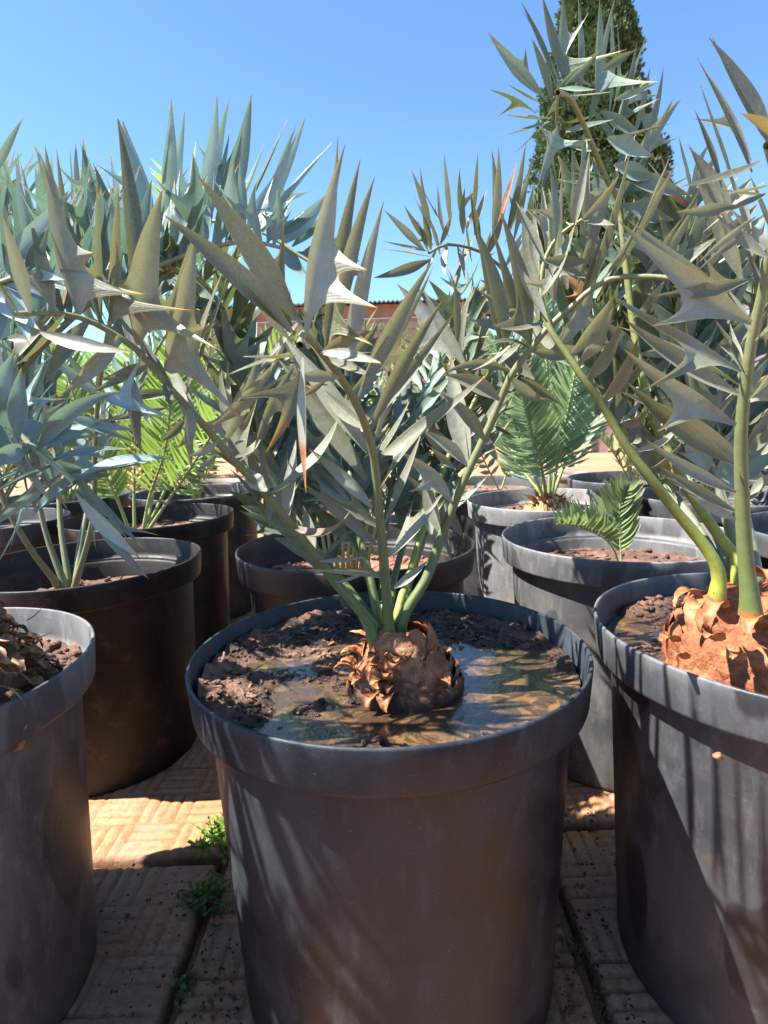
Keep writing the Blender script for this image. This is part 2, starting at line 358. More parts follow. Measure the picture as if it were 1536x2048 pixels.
def spiny_frond(acc, pts, n, L, W, mode='side', start=.25, seg=8, lobep=.75, upw=.5, jit=.15, lo=False, sides=(-1,1), center=V((0,0,0)), deadp=.03):
    """leaflets with side spines along a stalk"""
    P=crom(pts,80)
    for i in range(n):
        for sd in sides:
            s=start+(1-start)*(i+.5*(sd>0)*.8+rnd.uniform(-.2,.2))/n
            s=min(max(s,0),.995); k=int(s*79); p=P[k]; T=(P[min(k+1,79)]-P[max(k-1,0)]).normalized()
            U=(V((0,0,1))-T*T.z)
            U=U.normalized() if U.length>.15 else (V((0,-1,0))-T*T.dot(V((0,-1,0)))).normalized()
            B=T.cross(U)
            env=.45+.55*math.sin(math.pi*min(1,max(0,(s-start)/(1-start))*.75+.18))
            l=L*env*rnd.uniform(.85,1.12)
            j=V([rnd.gauss(0,jit) for _ in range(3)])
            if mode=='up': D=(V((0,0,1))*.95+B*sd*.38+T*.35+j*.55).normalized()
            else: D=(T*.62+B*sd*.75+U*upw*.5+V((0,0,upw*.4))+j).normalized()
            n0=(U*.6+V((-.3,-.5,.2))+V([rnd.gauss(0,.4) for _ in range(3)])).normalized()
            t=p+D*l
            lb=[]
            if rnd.random()<lobep and not (lo and rnd.random()<.3):
                nn=(n0-D*n0.dot(D)).normalized(); sdv=D.cross(nn)
                q=rnd.choice((-1,1))
                lb.append((rnd.uniform(.3,.42), p+D*l*rnd.uniform(.55,.75)+sdv*q*l*rnd.uniform(.3,.45)+nn*l*rnd.uniform(-.25,.25), rnd.uniform(.035,.06)))
                if rnd.random()<.35: lb.append((rnd.uniform(.4,.5), p+D*l*.8-sdv*q*l*.33+nn*l*rnd.uniform(-.2,.2), .04))
            blade(acc,p,t,W*1.0*env*rnd.uniform(.8,1.2),n0,bend=V([rnd.gauss(0,.07) for _ in range(3)])*l,twist=rnd.uniform(-.8,.8),lobes=lb,seg=seg,lo=lo,
                  dead=1 if rnd.random()<deadp else 0,tipl=.1,deadtip=.1 if rnd.random()<.12 else 0)
def feather(acc, pts, n, L, W, start=.2, vee=.55, fwd=.55, seg=5, lo=True, tipl=.06, jit=.06, ref=None, open_=.8):
    P=crom(pts,90)
    for i in range(n):
        for sd in (-1,1):
            s=start+(1-start)*(i+rnd.uniform(0,.4))/n; k=min(89,int(s*89)); p=P[k]
            T=(P[min(k+1,89)]-P[max(k-1,0)]).normalized()
            R=ref if ref is not None else V((0,0,1))
            U=(R-T*T.dot(R)); U=U.normalized() if U.length>.1 else V((0,-1,0))
            B=T.cross(U); q=(s-start)/(1-start)
            env=(.35+.65*math.sin(math.pi*min(1,q*.8+.16)))
            l=L*env*rnd.uniform(.93,1.06)
            D=(T*(fwd+.35*q)+B*sd*open_+U*vee+V([rnd.gauss(0,jit) for _ in range(3)])).normalized()
            n0=(U*.8-B*sd*.5).normalized()
            blade(acc,p,p+D*l,W*rnd.uniform(.9,1.1)*(.7+.3*env),n0,bend=U*l*rnd.uniform(.0,.08)-V((0,0,l*.04)),twist=sd*.4,seg=seg,lo=lo,tipl=tipl,fold=.35)
def frond_from(acc_fn, plant, pts, r0, r1, leafm, stalkm, n=26):
    a=Acc(); acc_fn(a)
    f=a.build('frond',leafm,plant)
    rachis(f,pts,r0,r1,stalkm,n)
    return f
# ---------------------------------------------------------------- the setting
def ground_mat():
    m,nt,b,out=mat('red_earth'); L=nt.links; co=coord(nt)
    n1=noise_n(nt,.9,7,.65,co); n2=noise_n(nt,30,6,.7,co)
    c=ramp(nt,n1.outputs[0],[(.3,(.33,.15,.07)),(.5,(.40,.21,.11)),(.7,(.45,.27,.16))]).outputs[0]
    c=mixc(nt,ramp(nt,n2.outputs[0],[(.45,g(0)),(.7,g(.5))]).outputs[0],c,(.24,.12,.07))
    L.new(c,b.inputs['Base Color']); b.inputs['Roughness'].default_value=.9; bump(nt,b,n2.outputs[0],.01); return m
a=Acc(); R=[0,.5,1,1.5,2,2.5,3,3.5,4,5,6,7,8,10,12,15,20,30,60,200,900]
rows=[]
for r in R:
    rows.append([V((r*math.cos(t*math.pi/36), 1.5+r*math.sin(t*math.pi/36), -.04+(.02*noise.noise(V((r*math.cos(t*math.pi/36),r*math.sin(t*math.pi/36),3)))if 3.5<r<30 else 0))) for t in range(72)])
a.grid(rows,closed=True)
tag(a.build('ground',ground_mat(),None),kind='structure')
def paving_mat():
    m,nt,b,out=mat('patterned_paving'); L=nt.links; co=coord(nt)
    n1=noise_n(nt,4,6,.65,co); n2=noise_n(nt,60,6,.75,co); n3=noise_n(nt,300,3,.7,co); n4=noise_n(nt,150,2,.5,co)
    c=ramp(nt,n1.outputs[0],[(.3,(.39,.17,.075)),(.5,(.51,.235,.10)),(.68,(.53,.32,.185))]).outputs[0]
    c=mixc(nt,ramp(nt,n2.outputs[0],[(.40,g(.6)),(.56,g(0))]).outputs[0],c,(.20,.10,.06))
    c=mixc(nt,ramp(nt,n3.outputs[0],[(.58,g(0)),(.72,g(.5))]).outputs[0],c,(.56,.42,.30))
    c=mixc(nt,ramp(nt,n4.outputs[0],[(.70,g(0)),(.74,g(.8))]).outputs[0],c,(.06,.03,.02))
    at_=N(nt,'ShaderNodeAttribute',attribute_name='Col'); sep=N(nt,'ShaderNodeSeparateColor'); L.new(at_.outputs['Color'],sep.inputs[0])
    c=mixc(nt,mth(nt,'MULTIPLY',sep.outputs[0],.85),c,(.13,.06,.03))
    n5=noise_n(nt,3.2,5,.7,co,.5); wm=ramp(nt,n5.outputs[0],[(.50,g(0)),(.62,g(.7))]).outputs[0]
    c=mixc(nt,wm,c,(.37,.22,.155))
    L.new(c,b.inputs['Base Color']); b.inputs['Roughness'].default_value=.72
    bump(nt,b,mth(nt,'ADD',n2.outputs[0],mth(nt,'MULTIPLY',n3.outputs[0],.4)),.003,1); return m
def slab_h(u,v,S_,seed):
    nb=6; bs=S_/nb; i=int(u/bs); j=int(v/bs); fu,fv=(u/bs)%1,(v/bs)%1
    q=fu if (i+j)%2 else fv; o=fv if (i+j)%2 else fu
    k=q*4%1; d=min(k,1-k); groove=max(0,1-d/.15)**.7
    e=min(o,1-o); groove=max(groove,max(0,1-e/.05)); 
    wear=.70+.9*noise.noise(V((u*5+seed,v*5,seed)))
    edge=min(u,v,S_-u,S_-v)
    h=-.0048*min(1,groove)*max(.1,min(1.1,wear+.35))+.0012*noise.noise(V((u*30,v*30,seed)))
    if edge<.012: h-=.010*(1-edge/.012)**2
    return h, min(1,groove)*max(.15,min(1,wear+.3))
def slab(acc,x0,y0,S_,n,seed):
    z0=rnd.uniform(-.003,.003); tx,ty=rnd.uniform(-.006,.006),rnd.uniform(-.006,.006)
    rows=[];cols=[]
    for i in range(-1,n+2):
        r=[];c=[]
        for j in range(-1,n+2):
            ii,jj=min(max(i,0),n),min(max(j,0),n); u,v=S_*ii/n,S_*jj/n
            h,gq=slab_h(min(u,S_-1e-5),min(v,S_-1e-5),S_,seed)
            out=(i!=ii or j!=jj)
            r.append(V((x0+u,y0+v,(-.036 if out else z0+h+tx*u+ty*v)))); c.append((gq,0,0,0))
        rows.append(r);cols.append(c)
    acc.grid(rows,cols)
a=Acc(); SP=.665; SS=.648
for ci in range(-5,6):
    x0=-.352+ci*SP
    for ri in range(-1,4):
        y0=(1.150 if ci<0 else 1.213)+(ri-1)*SP
        near=abs(ci)<=1 and ri<=1
        slab(a,x0,y0,SS,110 if near else 26,ci*7.3+ri*3.1)
tag(a.build('paving',paving_mat(),None),kind='structure')
# ---------------------------------------------------------------- pots
def lathe(acc,prof_,n=96,wob=.004,ph=0):
    rows=[]
    for (r,z) in prof_:
        rows.append([V((r*(1+wob*math.sin(2*t*2*math.pi/n+ph)+wob*.5*math.sin(3*t*2*math.pi/n+ph*2))*math.cos(2*math.pi*t/n),r*(1+wob*math.sin(2*t*2*math.pi/n+ph)+wob*.5*math.sin(3*t*2*math.pi/n+ph*2))*math.sin(2*math.pi*t/n),z)) for t in range(n)])
    acc.grid(rows,closed=True)
def pot(x,y,H,label,m,R=.3,rot=0,seed=0,n=96):
    p=thing('nursery_pot',(x,y,0),label,'plant pot','large black nursery pots standing on the paving')
    k=R/.3; ph=seed*1.7
    a=Acc(); off=V((x,y,0))
    body=[(.0,.004),(.235,.004),(.243,.0),(.249,.004),(.250,.012),(.262,H*.5),(.2725,H-.060),(.2735,H-.0575)]
    lathe(a,[(r*k,z) for r,z in body],n,.004,ph)
    a.v=[q+off for q in a.v]; a.build('pot_body',m,p)
    a=Acc()
    band=[(.2725,H-.062),(.291,H-.063),(.2945,H-.061),(.2958,H-.056),(.2985,H-.02),(.3000,H-.003),(.2992,H),(.2962,H+.0008),(.2945,H-.002),(.2915,H-.045),(.288,H-.058),(.272,H-.064),(.268,H-.070),(.258,H*.5),(.250,.03)]
    lathe(a,[(r*k,z) for r,z in band],n,.004,ph)
    a.v=[q+off for q in a.v]; a.build('rim_band',m,p)
    return p
def soil(x,y,z,r,label,m,seed,amp=.010,nr=34,na=110,hf=None,clods=160,cs=.008):
    a=Acc(); rows=[]
    def hz(X,Y):
        P=V((X*9+seed,Y*9,seed)); h=amp*noise.fractal(P,1.0,2.0,4)+amp*.8*noise.fractal(P*5,1,2,3)
        if hf: h+=hf(X,Y)
        return z+h
    for i in range(nr+1):
        rr=r*i/nr
        rows.append([V((x+rr*math.cos(2*math.pi*j/na),y+rr*math.sin(2*math.pi*j/na),hz(x+rr*math.cos(2*math.pi*j/na),y+rr*math.sin(2*math.pi*j/na)))) for j in range(na)])
    a.grid(rows,closed=True)
    R_=random.Random(seed*13+1)
    for k in range(clods):
        t=R_.uniform(0,2*math.pi); rr=r*.97*math.sqrt(R_.random()); X,Y=x+rr*math.cos(t),y+rr*math.sin(t)
        s=cs*R_.uniform(.3,1.0)**1.6*1.4; c=V((X,Y,hz(X,Y)+s*.2))
        chunk(a,c,s,R_)
    o=a.build('potting_soil',m,None,loc=(x,y,z)); 
    return tag(o,label,'soil',None,'stuff'), hz
ICO=[]
def _ico():
    t=(1+5**.5)/2
    v=[V(q).normalized() for q in ((-1,t,0),(1,t,0),(-1,-t,0),(1,-t,0),(0,-1,t),(0,1,t),(0,-1,-t),(0,1,-t),(t,0,-1),(t,0,1),(-t,0,-1),(-t,0,1))]
    f=[(0,11,5),(0,5,1),(0,1,7),(0,7,10),(0,10,11),(1,5,9),(5,11,4),(11,10,2),(10,7,6),(7,1,8),(3,9,4),(3,4,2),(3,2,6),(3,6,8),(3,8,9),(4,9,5),(2,4,11),(6,2,10),(8,6,7),(9,8,1)]
    return v,f
IV,IF=_ico()
def chunk(acc,c,s,R_,col=(0,0,0,0)):
    o=len(acc.v); sx,sy,sz=R_.uniform(.6,1.5),R_.uniform(.5,1.2),R_.uniform(.35,.8); a=R_.uniform(0,6.3); ca,sa=math.cos(a),math.sin(a)
    for v in IV:
        k=s*R_.uniform(.6,1.2); x,y,z=v.x*sx*k,v.y*sy*k,v.z*sz*k
        acc.v.append(c+V((x*ca-y*sa,x*sa+y*ca,z))); acc.c.append(col)
    for f in IF: acc.f.append(tuple(o+i for i in f))
def on_plane(px,py,z):
    p=at(px,py,1.0); k=(z-CAMH)/(p.z-CAMH); return V((p.x*k,k,z))
pot(0,.904,.545,'black pot in the centre foreground holding puddled mud and the spiky cycad',M['pot'],seed=1)
pot(.624,.871,.569,'black pot at the right edge with wet runs down its side and an orange bulb',M['pot_mid'],seed=2)
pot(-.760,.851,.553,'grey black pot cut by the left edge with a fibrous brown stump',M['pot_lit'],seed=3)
pot(-.807,1.60,.541,'dark soil-stained pot behind the left foreground pot, its soil sunk deep',M['pot_dark'],seed=4)
pot(-.074,1.529,.575,'rust-specked pot directly behind the centre foreground pot',M['pot_dark'],seed=5)
pot(.606,1.548,.571,'weathered, sunlit grey pot holding only a tiny two-leaved seedling',M['pot_lit'],seed=6)
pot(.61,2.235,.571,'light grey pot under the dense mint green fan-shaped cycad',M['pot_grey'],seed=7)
pot(-.86,2.215,.562,'dark pot under the sunlit bright green fern-like cycad',M['pot_dark'],seed=8)
pot(-.875,2.86,.57,'dark pot with a sunlit pink-brown inner wall, behind the bright green cycad',M['pot_mid'],seed=9,n=64)
pot(.49,2.87,.565,'pot behind the mint green cycad, with two sparse curved fronds',M['pot_mid'],seed=10,n=64)
pot(1.17,2.83,.57,'wide pot by the open red earth, right of the mint green cycad',M['pot_mid'],seed=11,n=64)
pot(1.22,2.18,.575,'pot between the seedling pot and the wide back pot, streaked by leaf shadows',M['pot_mid'],seed=12,n=64)
pot(1.245,1.53,.57,'pot at the right edge behind the orange-bulbed cycad, mostly hidden',M['pot_mid'],seed=13,n=64)
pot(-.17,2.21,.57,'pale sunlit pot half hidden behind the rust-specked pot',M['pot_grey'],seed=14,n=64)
pot(-.13,2.90,.565,'pot with a pinkish inner wall seen through the centre cycad leaves',M['pot_mid'],seed=15,n=64)
pot(-1.50,2.25,.56,'pot at the far left edge behind the blue cycad leaves',M['pot_mid'],seed=16,n=64)
pot(-1.52,2.92,.565,'rearmost pot at the far left edge, among pale green leaves',M['pot_mid'],seed=17,n=64)
pot(1.84,2.75,.565,'rearmost pot at the far right edge behind the thick stalk',M['pot_mid'],seed=18,n=64)
# centre pot: soil, water
ZS=.497
pud=[(on_plane(560,1330,ZS),.05,.03),(on_plane(660,1470,ZS),.07,.02),(on_plane(1055,1378,ZS),.115,.085),(on_plane(960,1312,ZS),.075,.028),(on_plane(760,1446,ZS),.12,.034),(on_plane(612,1388,ZS),.042,.034),(on_plane(950,1425,ZS),.10,.03)]
def hf_main(X,Y):
    d=math.hypot(X,Y-.904); h=.0025+.012*max(0,(d-.2)/.08)*(1 if Y>.8 else .3)+(.005 if X<-.08 and Y>.74 else 0)
    for c,a_,b_ in pud: h-=.021*math.exp(-(((X-c.x)/a_)**2+((Y-c.y)/b_)**2))
    h+=.010*noise.fractal(V((X*22,Y*30,5)),1,2,3)
    return h
s_,hz_main=soil(0,.904,ZS,.286,'wet dark mulchy soil filling the centre foreground pot',M['soil_wet'],1.3,.0085,120,300,hf_main,2300,.0050)
def water(x,y,z,r,label):
    a=Acc(); rows=[[V((x+r*i/8*math.cos(2*math.pi*j/64),y+r*i/8*math.sin(2*math.pi*j/64),z)) for j in range(64)] for i in range(9)]
    a.grid(rows,closed=True); tag(a.build('muddy_water',M['water'],None,loc=(x,y,z)),label,'water',None,'stuff')
water(0,.904,ZS+.0022,.284,'shallow muddy water standing on the soil of the centre foreground pot')
ZR=.52
pr_=[(on_plane(1265,1262,ZR),.055,.06),(on_plane(1480,1395,ZR),.09,.03),(on_plane(1385,1345,ZR),.06,.02)]
def hf_r(X,Y):
    h=.005+(.008 if Y>.98 else 0)
    for c,a_,b_ in pr_: h-=.026*math.exp(-(((X-c.x)/a_)**2+((Y-c.y)/b_)**2))
    return h
_,hz_r=soil(.624,.871,ZR,.286,'black wet soil around the orange bulb in the right-hand pot',M['soil_wet'],4.1,.010,90,240,hf_r,1600,.0065)
water(.624,.871,ZR+.0005,.284,'brown puddle beside the orange bulb in the right-hand pot')
_,hz_l=soil(-.76,.851,.50,.286,'dark chunky soil beside the brown stump in the left foreground pot',M['soil_mid'],6.2,.016,70,200,None,1200,.010)
for q in ((-.807,1.60,.425,'M','mid','thin soil low inside the dark soil-stained pot',.262),(-.074,1.529,.485,'','red','red soil in the rust-specked pot behind the centre one',.268),(.606,1.548,.472,'','mid','clumpy red brown soil around the tiny seedling',.268),
          (.61,2.235,.50,'','mid','soil around the scaly tan bulb of the mint green cycad',.27),(-.86,2.215,.49,'','red','pale red soil under the bright green cycad',.268),(-.875,2.86,.50,'','red','soil in the pot with the sunlit pink-brown inner wall',.268),
          (.49,2.87,.515,'','red','soil in the pot with two sparse curved fronds',.27),(1.17,2.83,.50,'','red','soil in the wide pot by the open red earth',.27),(1.22,2.18,.50,'','mid','soil in the pot streaked by leaf shadows',.27),
          (1.245,1.53,.49,'','mid','soil in the mostly hidden pot at the right edge',.268),(-.17,2.21,.51,'','red','soil in the pale sunlit pot half hidden at the centre',.27),(-.13,2.90,.50,'','red','soil in the pot with a pinkish wall seen through leaves',.27),
          (-1.50,2.25,.49,'','mid','soil in the pot at the far left edge',.268),(-1.52,2.92,.49,'','mid','soil in the rearmost left pot',.268),(1.84,2.75,.49,'','mid','soil in the rearmost right pot',.268)):
    soil(q[0],q[1],q[2],q[6],q[5],M['soil_'+q[4]],q[0]*3+q[1]*7+11,.010,30,90,None,260 if q[1]<1.7 else 80,.010)
# ---------------------------------------------------------------- caudices
def caudex(plant,c,r,h,m,seed,fr=16,amp=.10,prof_=None,name='bulb',na=110,nz=60):
    a=Acc(); rows=[]; c=V(c)
    prof_=prof_ or [(0,1.02),(.2,1.06),(.42,.98),(.62,.84),(.8,.68),(.93,.50),(1.0,.30),(1.02,.05)]
    for i in range(nz+1):
        s=i/nz*(len(prof_)-1); k=min(int(s),len(prof_)-2); q=s-k
        zz=prof_[k][0]*(1-q)+prof_[k+1][0]*q; rr=prof_[k][1]*(1-q)+prof_[k+1][1]*q
        row=[]
        for j in range(na):
            t=2*math.pi*j/na; d=V((math.cos(t),math.sin(t),0)); P=c+d*r*rr+V((0,0,zz*h-.012))
            v=noise.voronoi(V((P.x*fr,P.y*fr,P.z*fr*1.5))+V((seed,seed,0)))[0]
            e=min(v[1]-v[0],.35)/.35
            k2=amp*(e-.5)*.8+amp*.5*noise.fractal(P*fr*1.2+V((seed,0,0)),1,2,5)
            row.append(P+(d*.8+V((0,0,.5)))*k2*r)
        rows.append(row)
    a.grid(rows,closed=True); return a.build(name,m,plant)
def curl(acc,p,out,L,w,cu,up=.7,seg=10,tw=0,rag=.0):
    out=V(out).normalized(); d=(out+V((0,0,up))).normalized(); sd=d.cross(V((0,0,1)))
    sd=(sd if sd.length>.1 else V((1,0,0))).normalized(); P=V(p); rows=[]
    for i in range(seg+1):
        s=i/seg; nn=sd.cross(d)
        ww=w*(.7+.5*math.sin(math.pi*min(1,s+.2)))*(1-s**3*.6)*.5
        rows.append([P+sd*ww*u+nn*ww*.5*(u*u)+V((rnd.gauss(0,rag),rnd.gauss(0,rag),rnd.gauss(0,rag))) for u in (-1,-.5,0,.5,1)])
        P=P+d*L/seg
        rot=Matrix.Rotation(-cu/seg,3,sd); d=rot@d; d=(d+sd*tw/seg).normalized()
    acc.grid(rows)

def plates(acc,c,r,h,rows_,n,lift=.012,size=1.0,seed=1,lip=.5,cone=0):
    """overlapping rows of old leaf bases on a bulb"""
    R_=random.Random(seed); c=V(c)
    for k in range(rows_):
        z=(k+.5)/rows_; rr=r*(1.04 if z<.4 else 1.04-.75*((z-.4)/.6)**1.5); rr=rr*(1-cone) + cone*r*(1.08-.62*z**.9); m_=max(7,int(n*(rr/r)**.6))
        for i in range(m_):
            t=2*math.pi*(i+.5*(k%2)+R_.uniform(-.15,.15))/m_; o=V((math.cos(t),math.sin(t),0)); sd=V((-o.y,o.x,0))
            sl=(.25+1.1*max(0,z-.3)); up=(V((0,0,1))-o*sl).normalized(); nrm=sd.cross(up); nrm=nrm if nrm.dot(o)>0 else -nrm
            wd=2*math.pi*rr/m_*.62*R_.uniform(.85,1.25)*size; hg=h/rows_*1.05*R_.uniform(.8,1.3)*size; p=c+o*rr*.97+V((0,0,h*z)); tl=R_.uniform(.3,1.5)*lift
            rows=[]
            for a_ in range(7):
                q=a_/6; ww=wd*math.sin(math.pi*(.12+.80*q))**.7; row=[]
                for b_ in range(7):
                    u=-1+b_/3; bul=(1-u*u)*.28*wd*math.sin(math.pi*q)**.6
                    row.append(p+sd*ww*u+up*hg*(q*2-1)+nrm*(bul+tl*q**2+R_.gauss(0,.0009))-nrm*.001)
                rows.append(row)
            acc.grid(rows)
# ---------------------------------------------------------------- the centre cycad
CG='spiny-leaved blue-green cycads growing in the pots'
hero=thing('cycad',(.025,.862,.50),'olive grey spiny cycad in the centre pot, five thick stalks from a scaly brown bulb','cycad',CG)
caudex(hero,(.022,.862,.50),.080,.084,M['bark'],3,18,.12,[(0,1.08),(.15,1.06),(.35,.92),(.55,.78),(.75,.64),(.92,.52),(1.0,.38),(1.02,.05)])
a=Acc(); plates(a,(.022,.862,.493),.082,.088,6,15,.009,1.1,3,cone=1); a.build('leaf_base_scars',M['bark'],hero)
a=Acc()
for i in range(24):
    t=rnd.uniform(0,6.28) if i>20 else rnd.uniform(2.6,4.6); zz=rnd.uniform(.25,.95); rr=.09*(1.05-.6*zz**1.8)
    o=V((math.cos(t),math.sin(t),0)); curl(a,V((.022,.862,.495))+o*rr*.92+V((0,0,.086*zz)),o,rnd.uniform(.018,.036),rnd.uniform(.010,.022),rnd.uniform(.8,2.6),rnd.uniform(.6,1.6),tw=rnd.uniform(-.5,.5),rag=.0006)
a.build('dry_scales',M['husk'],hero)
def pxp(lst): return [at(*q) for q in lst]
# frond A: arches left and a little towards the camera
RA=pxp([(745,1262,.85),(735,1240,.85),(706,1204,.85),(671,1165,.85),(628,1108,.84),(589,1058,.83),(546,1003,.82),(507,962,.81),(460,912,.80),(390,830,.78),(347,784,.77),(308,738,.76),(270,697,.75),(211,658,.74),(156,634,.73),(94,626,.71),(30,628,.69)])
def YA(x,y): return .66+(max(0,min(1,(x-0)/740)))*.19+.0
dA=[(272,640,234,236,40,'o',.01,.06,.06),(300,600,340,196,30,'u',.34,.36,.03),
(273,690,324,380,58,'o',0,-.02,-.06,[(.22,437,700,-.06),(.3,205,560,.03)]),
(219,650,236,362,26,'r',0,-.03,.03,[(.12,388,620,-.07)]),
(330,742,391,470,48,'o',0,-.02,.05,[(.30,427,640,.02),(.14,485,845,-.02)]),
(375,788,447,540,30,'p',0,.0,-.04),
(429,848,560,715,28,'o',.0,.0,.05,[(.35,500,800,-.03)]),
(78,664,266,704,30,'p',-.02,-.05,.06),
(156,628,90,290,34,'o',0,.0,-.03,[(.36,186,506,-.03),(.18,294,590,-.05)]),
(200,650,128,420,24,'r',.02,.05,.04),(110,630,60,440,28,'o',.02,.02,.03,[(.3,10,520,0)]),
(60,626,5,430,30,'o'),(40,630,-30,520,26,'p'),
(270,770,283,913,17,'o',0,-.02,.03),(371,838,320,883,18,'o',0,-.01,-.12),(250,722,310,858,22,'o',0,-.03,.1),
(434,886,377,912,18,'o',0,-.02,-.1),(379,815,381,898,26,'o',-.01,-.03,.02),(332,760,340,815,22,'o',-.01,-.03),
(470,915,524,853,26,'p',.0,.02,.4),(477,925,548,812,26,'p',.03,.05,.25),
(535,980,488,928,38,'o',.0,.02,-.2),(534,992,679,829,48,'p',.01,.06,.22),(573,1047,592,878,46,'p',.02,.06,.03),
(577,1047,701,1020,26,'u',.0,-.06,.42,(),.35),(632,1110,605,1010,38,'p',.02,.06,.05),(640,1118,737,1032,13,'p',.0,.02,.02),
(640,1122,734,1114,12,'o',.0,-.02,.03),(671,1165,734,1143,9,'o',.0,-.02,.03),
(560,1028,468,800,34,'p',.05,.10,-.08),(500,955,440,720,38,'p',.06,.12,-.1,[(.3,520,790,.10)]),(440,895,520,690,34,'o',.06,.1,.1),
(347,784,260,640,34,'r',.05,.10,-.05),(300,738,215,560,34,'o',.05,.1,-.05,[(.35,160,620,.05)]),(250,690,180,500,30,'o',.06,.1),
(400,846,330,700,34,'p',.06,.12,-.05),(300,725,200,760,26,'o',-.01,-.04,-.1),(240,670,120,790,34,'o',.0,-.03,-.1),(180,640,90,770,34,'o',.0,-.03,.1),(130,630,20,740,36,'p',.0,-.02,-.1),(350,790,235,800,24,'o',.03,.05,.1)]
frond_from(lambda a: px_leaves(a,dA,None,YA,.35),hero,RA,.0105,.0032,M['olive'],M['stalk'],40)
# frond B: rises in the middle and arches straight at the camera
RB=pxp([(782,1288,.845),(777,1240,.845),(770,1150,.84),(760,1040,.83),(752,950,.82),(745,900,.81),(726,838,.785),(700,785,.76),(672,742,.73),(645,707,.69),(622,680,.65),(606,668,.61),(600,690,.57)])
def YB(x,y): return .60+max(0,min(1,(y-680)/230))*.21 if y<910 else .82
dB=[(592,640,396,352,54,'o',.0,-.03,.03),(583,665,328,430,50,'o',-.01,-.04,.05),(600,650,437,380,22,'p',.01,.0,.02),
(604,650,519,490,26,'p',.0,.0,-.04),(585,684,487,568,34,'p',-.01,-.03,.04),(592,712,484,713,26,'p',-.02,-.05,-.06),
(640,706,766,727,27,'p',.0,-.04,-.05),(645,706,746,661,28,'o',.0,-.02,-.06,(),.35),(606,715,612,988,30,'p',-.03,-.06,.01,(),-.42),
(603,740,530,908,26,'o',-.03,-.05,-.1,[(.28,460,801,-.06)],-.5),(610,790,656,757,14,'o',-.02,-.03,0,(),.4),
(612,664,691,286,38,'o',.0,.0,-.06,[(.26,753,616,-.05),(.42,731,540,-.03)]),(652,700,721,316,38,'o',.03,.04,-.04),
(656,700,750,352,42,'o',.01,.02,-.05,[(.18,745,692,-.04)]),(692,752,768,401,38,'o',.0,.02,-.05),(716,796,866,521,42,'o',.0,.02,-.05),
(740,862,889,596,32,'o',.0,-.01,-.06),(600,640,520,735,20,'p',.02,.03),
(736,905,562,668,46,'p',.01,.06,.04),(733,960,554,715,44,'p',.03,.08,.04),(745,1016,617,897,30,'p',.0,.02,.05),(753,1090,607,968,28,'p',.0,.01,.04),
(763,1156,600,1140,10,'o',.0,-.02,.05,(),.3),(771,1046,843,866,28,'p',.0,.03,.03),(779,1114,884,988,28,'p',.0,.0,.08),(787,1176,856,1120,24,'p',.0,.0,.1),
(752,918,972,751,38,'p',.0,-.05,.05,[(.28,760,985,-.02)]),(748,925,820,800,24,'p',.03,.1,.05),(700,790,620,690,30,'p',.05,.08,.1),(680,755,580,760,26,'o',.0,.0,.1),
(735,860,640,770,32,'p',.03,.08,-.08),(745,890,820,690,30,'o',.06,.1,-.04),(672,742,760,640,26,'o',.05,.06,.1)]
frond_from(lambda a: px_leaves(a,dB,None,YB),hero,RB,.0115,.0035,M['olive'],M['stalk'],40)
# frond C: rises to the right
RC=pxp([(800,1262,.86),(812,1222,.86),(851,1161,.87),(874,1098,.88),(897,1036,.88),(929,958,.88),(964,884,.88),(999,805,.88),(1022,751,.87),(1060,700,.86),(1103,648,.85),(1150,608,.84),(1181,580,.83),(1228,556,.82),(1302,553,.80),(1370,560,.78)])
dC=[(1013,698,951,452,40,'o',.0,-.01,.05),(1060,678,1000,420,46,'o',.0,-.01,.04,[(.12,982,650,-.05)]),(1078,640,1043,410,44,'p',.02,.05,.04),
(1105,642,1125,334,36,'r',.0,-.02,-.02,[(.24,1042,567,-.05)]),(1135,578,1097,374,30,'p',.03,.05,.0),(1172,582,1262,296,36,'r',.0,-.02,.03),
(1226,550,1341,310,38,'r',.0,-.02,.03),(1160,600,1195,486,24,'o',.0,-.02),(1290,553,1395,400,30,'o',.0,.0,.05,[(.3,1420,480,-.02)]),(1330,556,1440,470,26,'p'),
(937,928,903,710,52,'p',.02,.05,-.04),(934,934,846,862,30,'o',-.01,-.02,.12),(905,1010,800,903,36,'o',.0,-.02,.1,[(.45,812,985,-.02)]),(882,1068,850,932,44,'p',.01,.02,-.04),
(968,880,880,786,32,'o',.0,-.01,.1),(999,800,886,750,36,'o',.0,.0,.14),(1022,745,886,748,20,'o',.0,-.03,.25),
(932,730,794,568,44,'p',.05,.08,.03,[(.35,795,705,.05)]),(932,735,846,576,28,'p',.04,.06,-.02),(913,690,908,560,25,'o',.08,.08,.02),(922,720,950,565,22,'p',.09,.1,-.12),
(1099,636,981,650,20,'p',.0,-.05,-.2),(1037,672,940,742,20,'p',.0,-.05,-.15),(1064,700,960,700,20,'p',.0,-.04,.25),(1010,770,930,880,24,'p',.03,.05,-.2),
(1130,625,1230,640,30,'o',.03,.06,.2),(1060,700,1180,690,34,'o',.05,.1,.15),(1020,752,1095,800,30,'o',.06,.1,.2),(980,842,1040,870,26,'p',.06,.1,.2)]
frond_from(lambda a: px_leaves(a,dC,None,.87),hero,RC,.0110,.0033,M['olive'],M['stalk'],40)
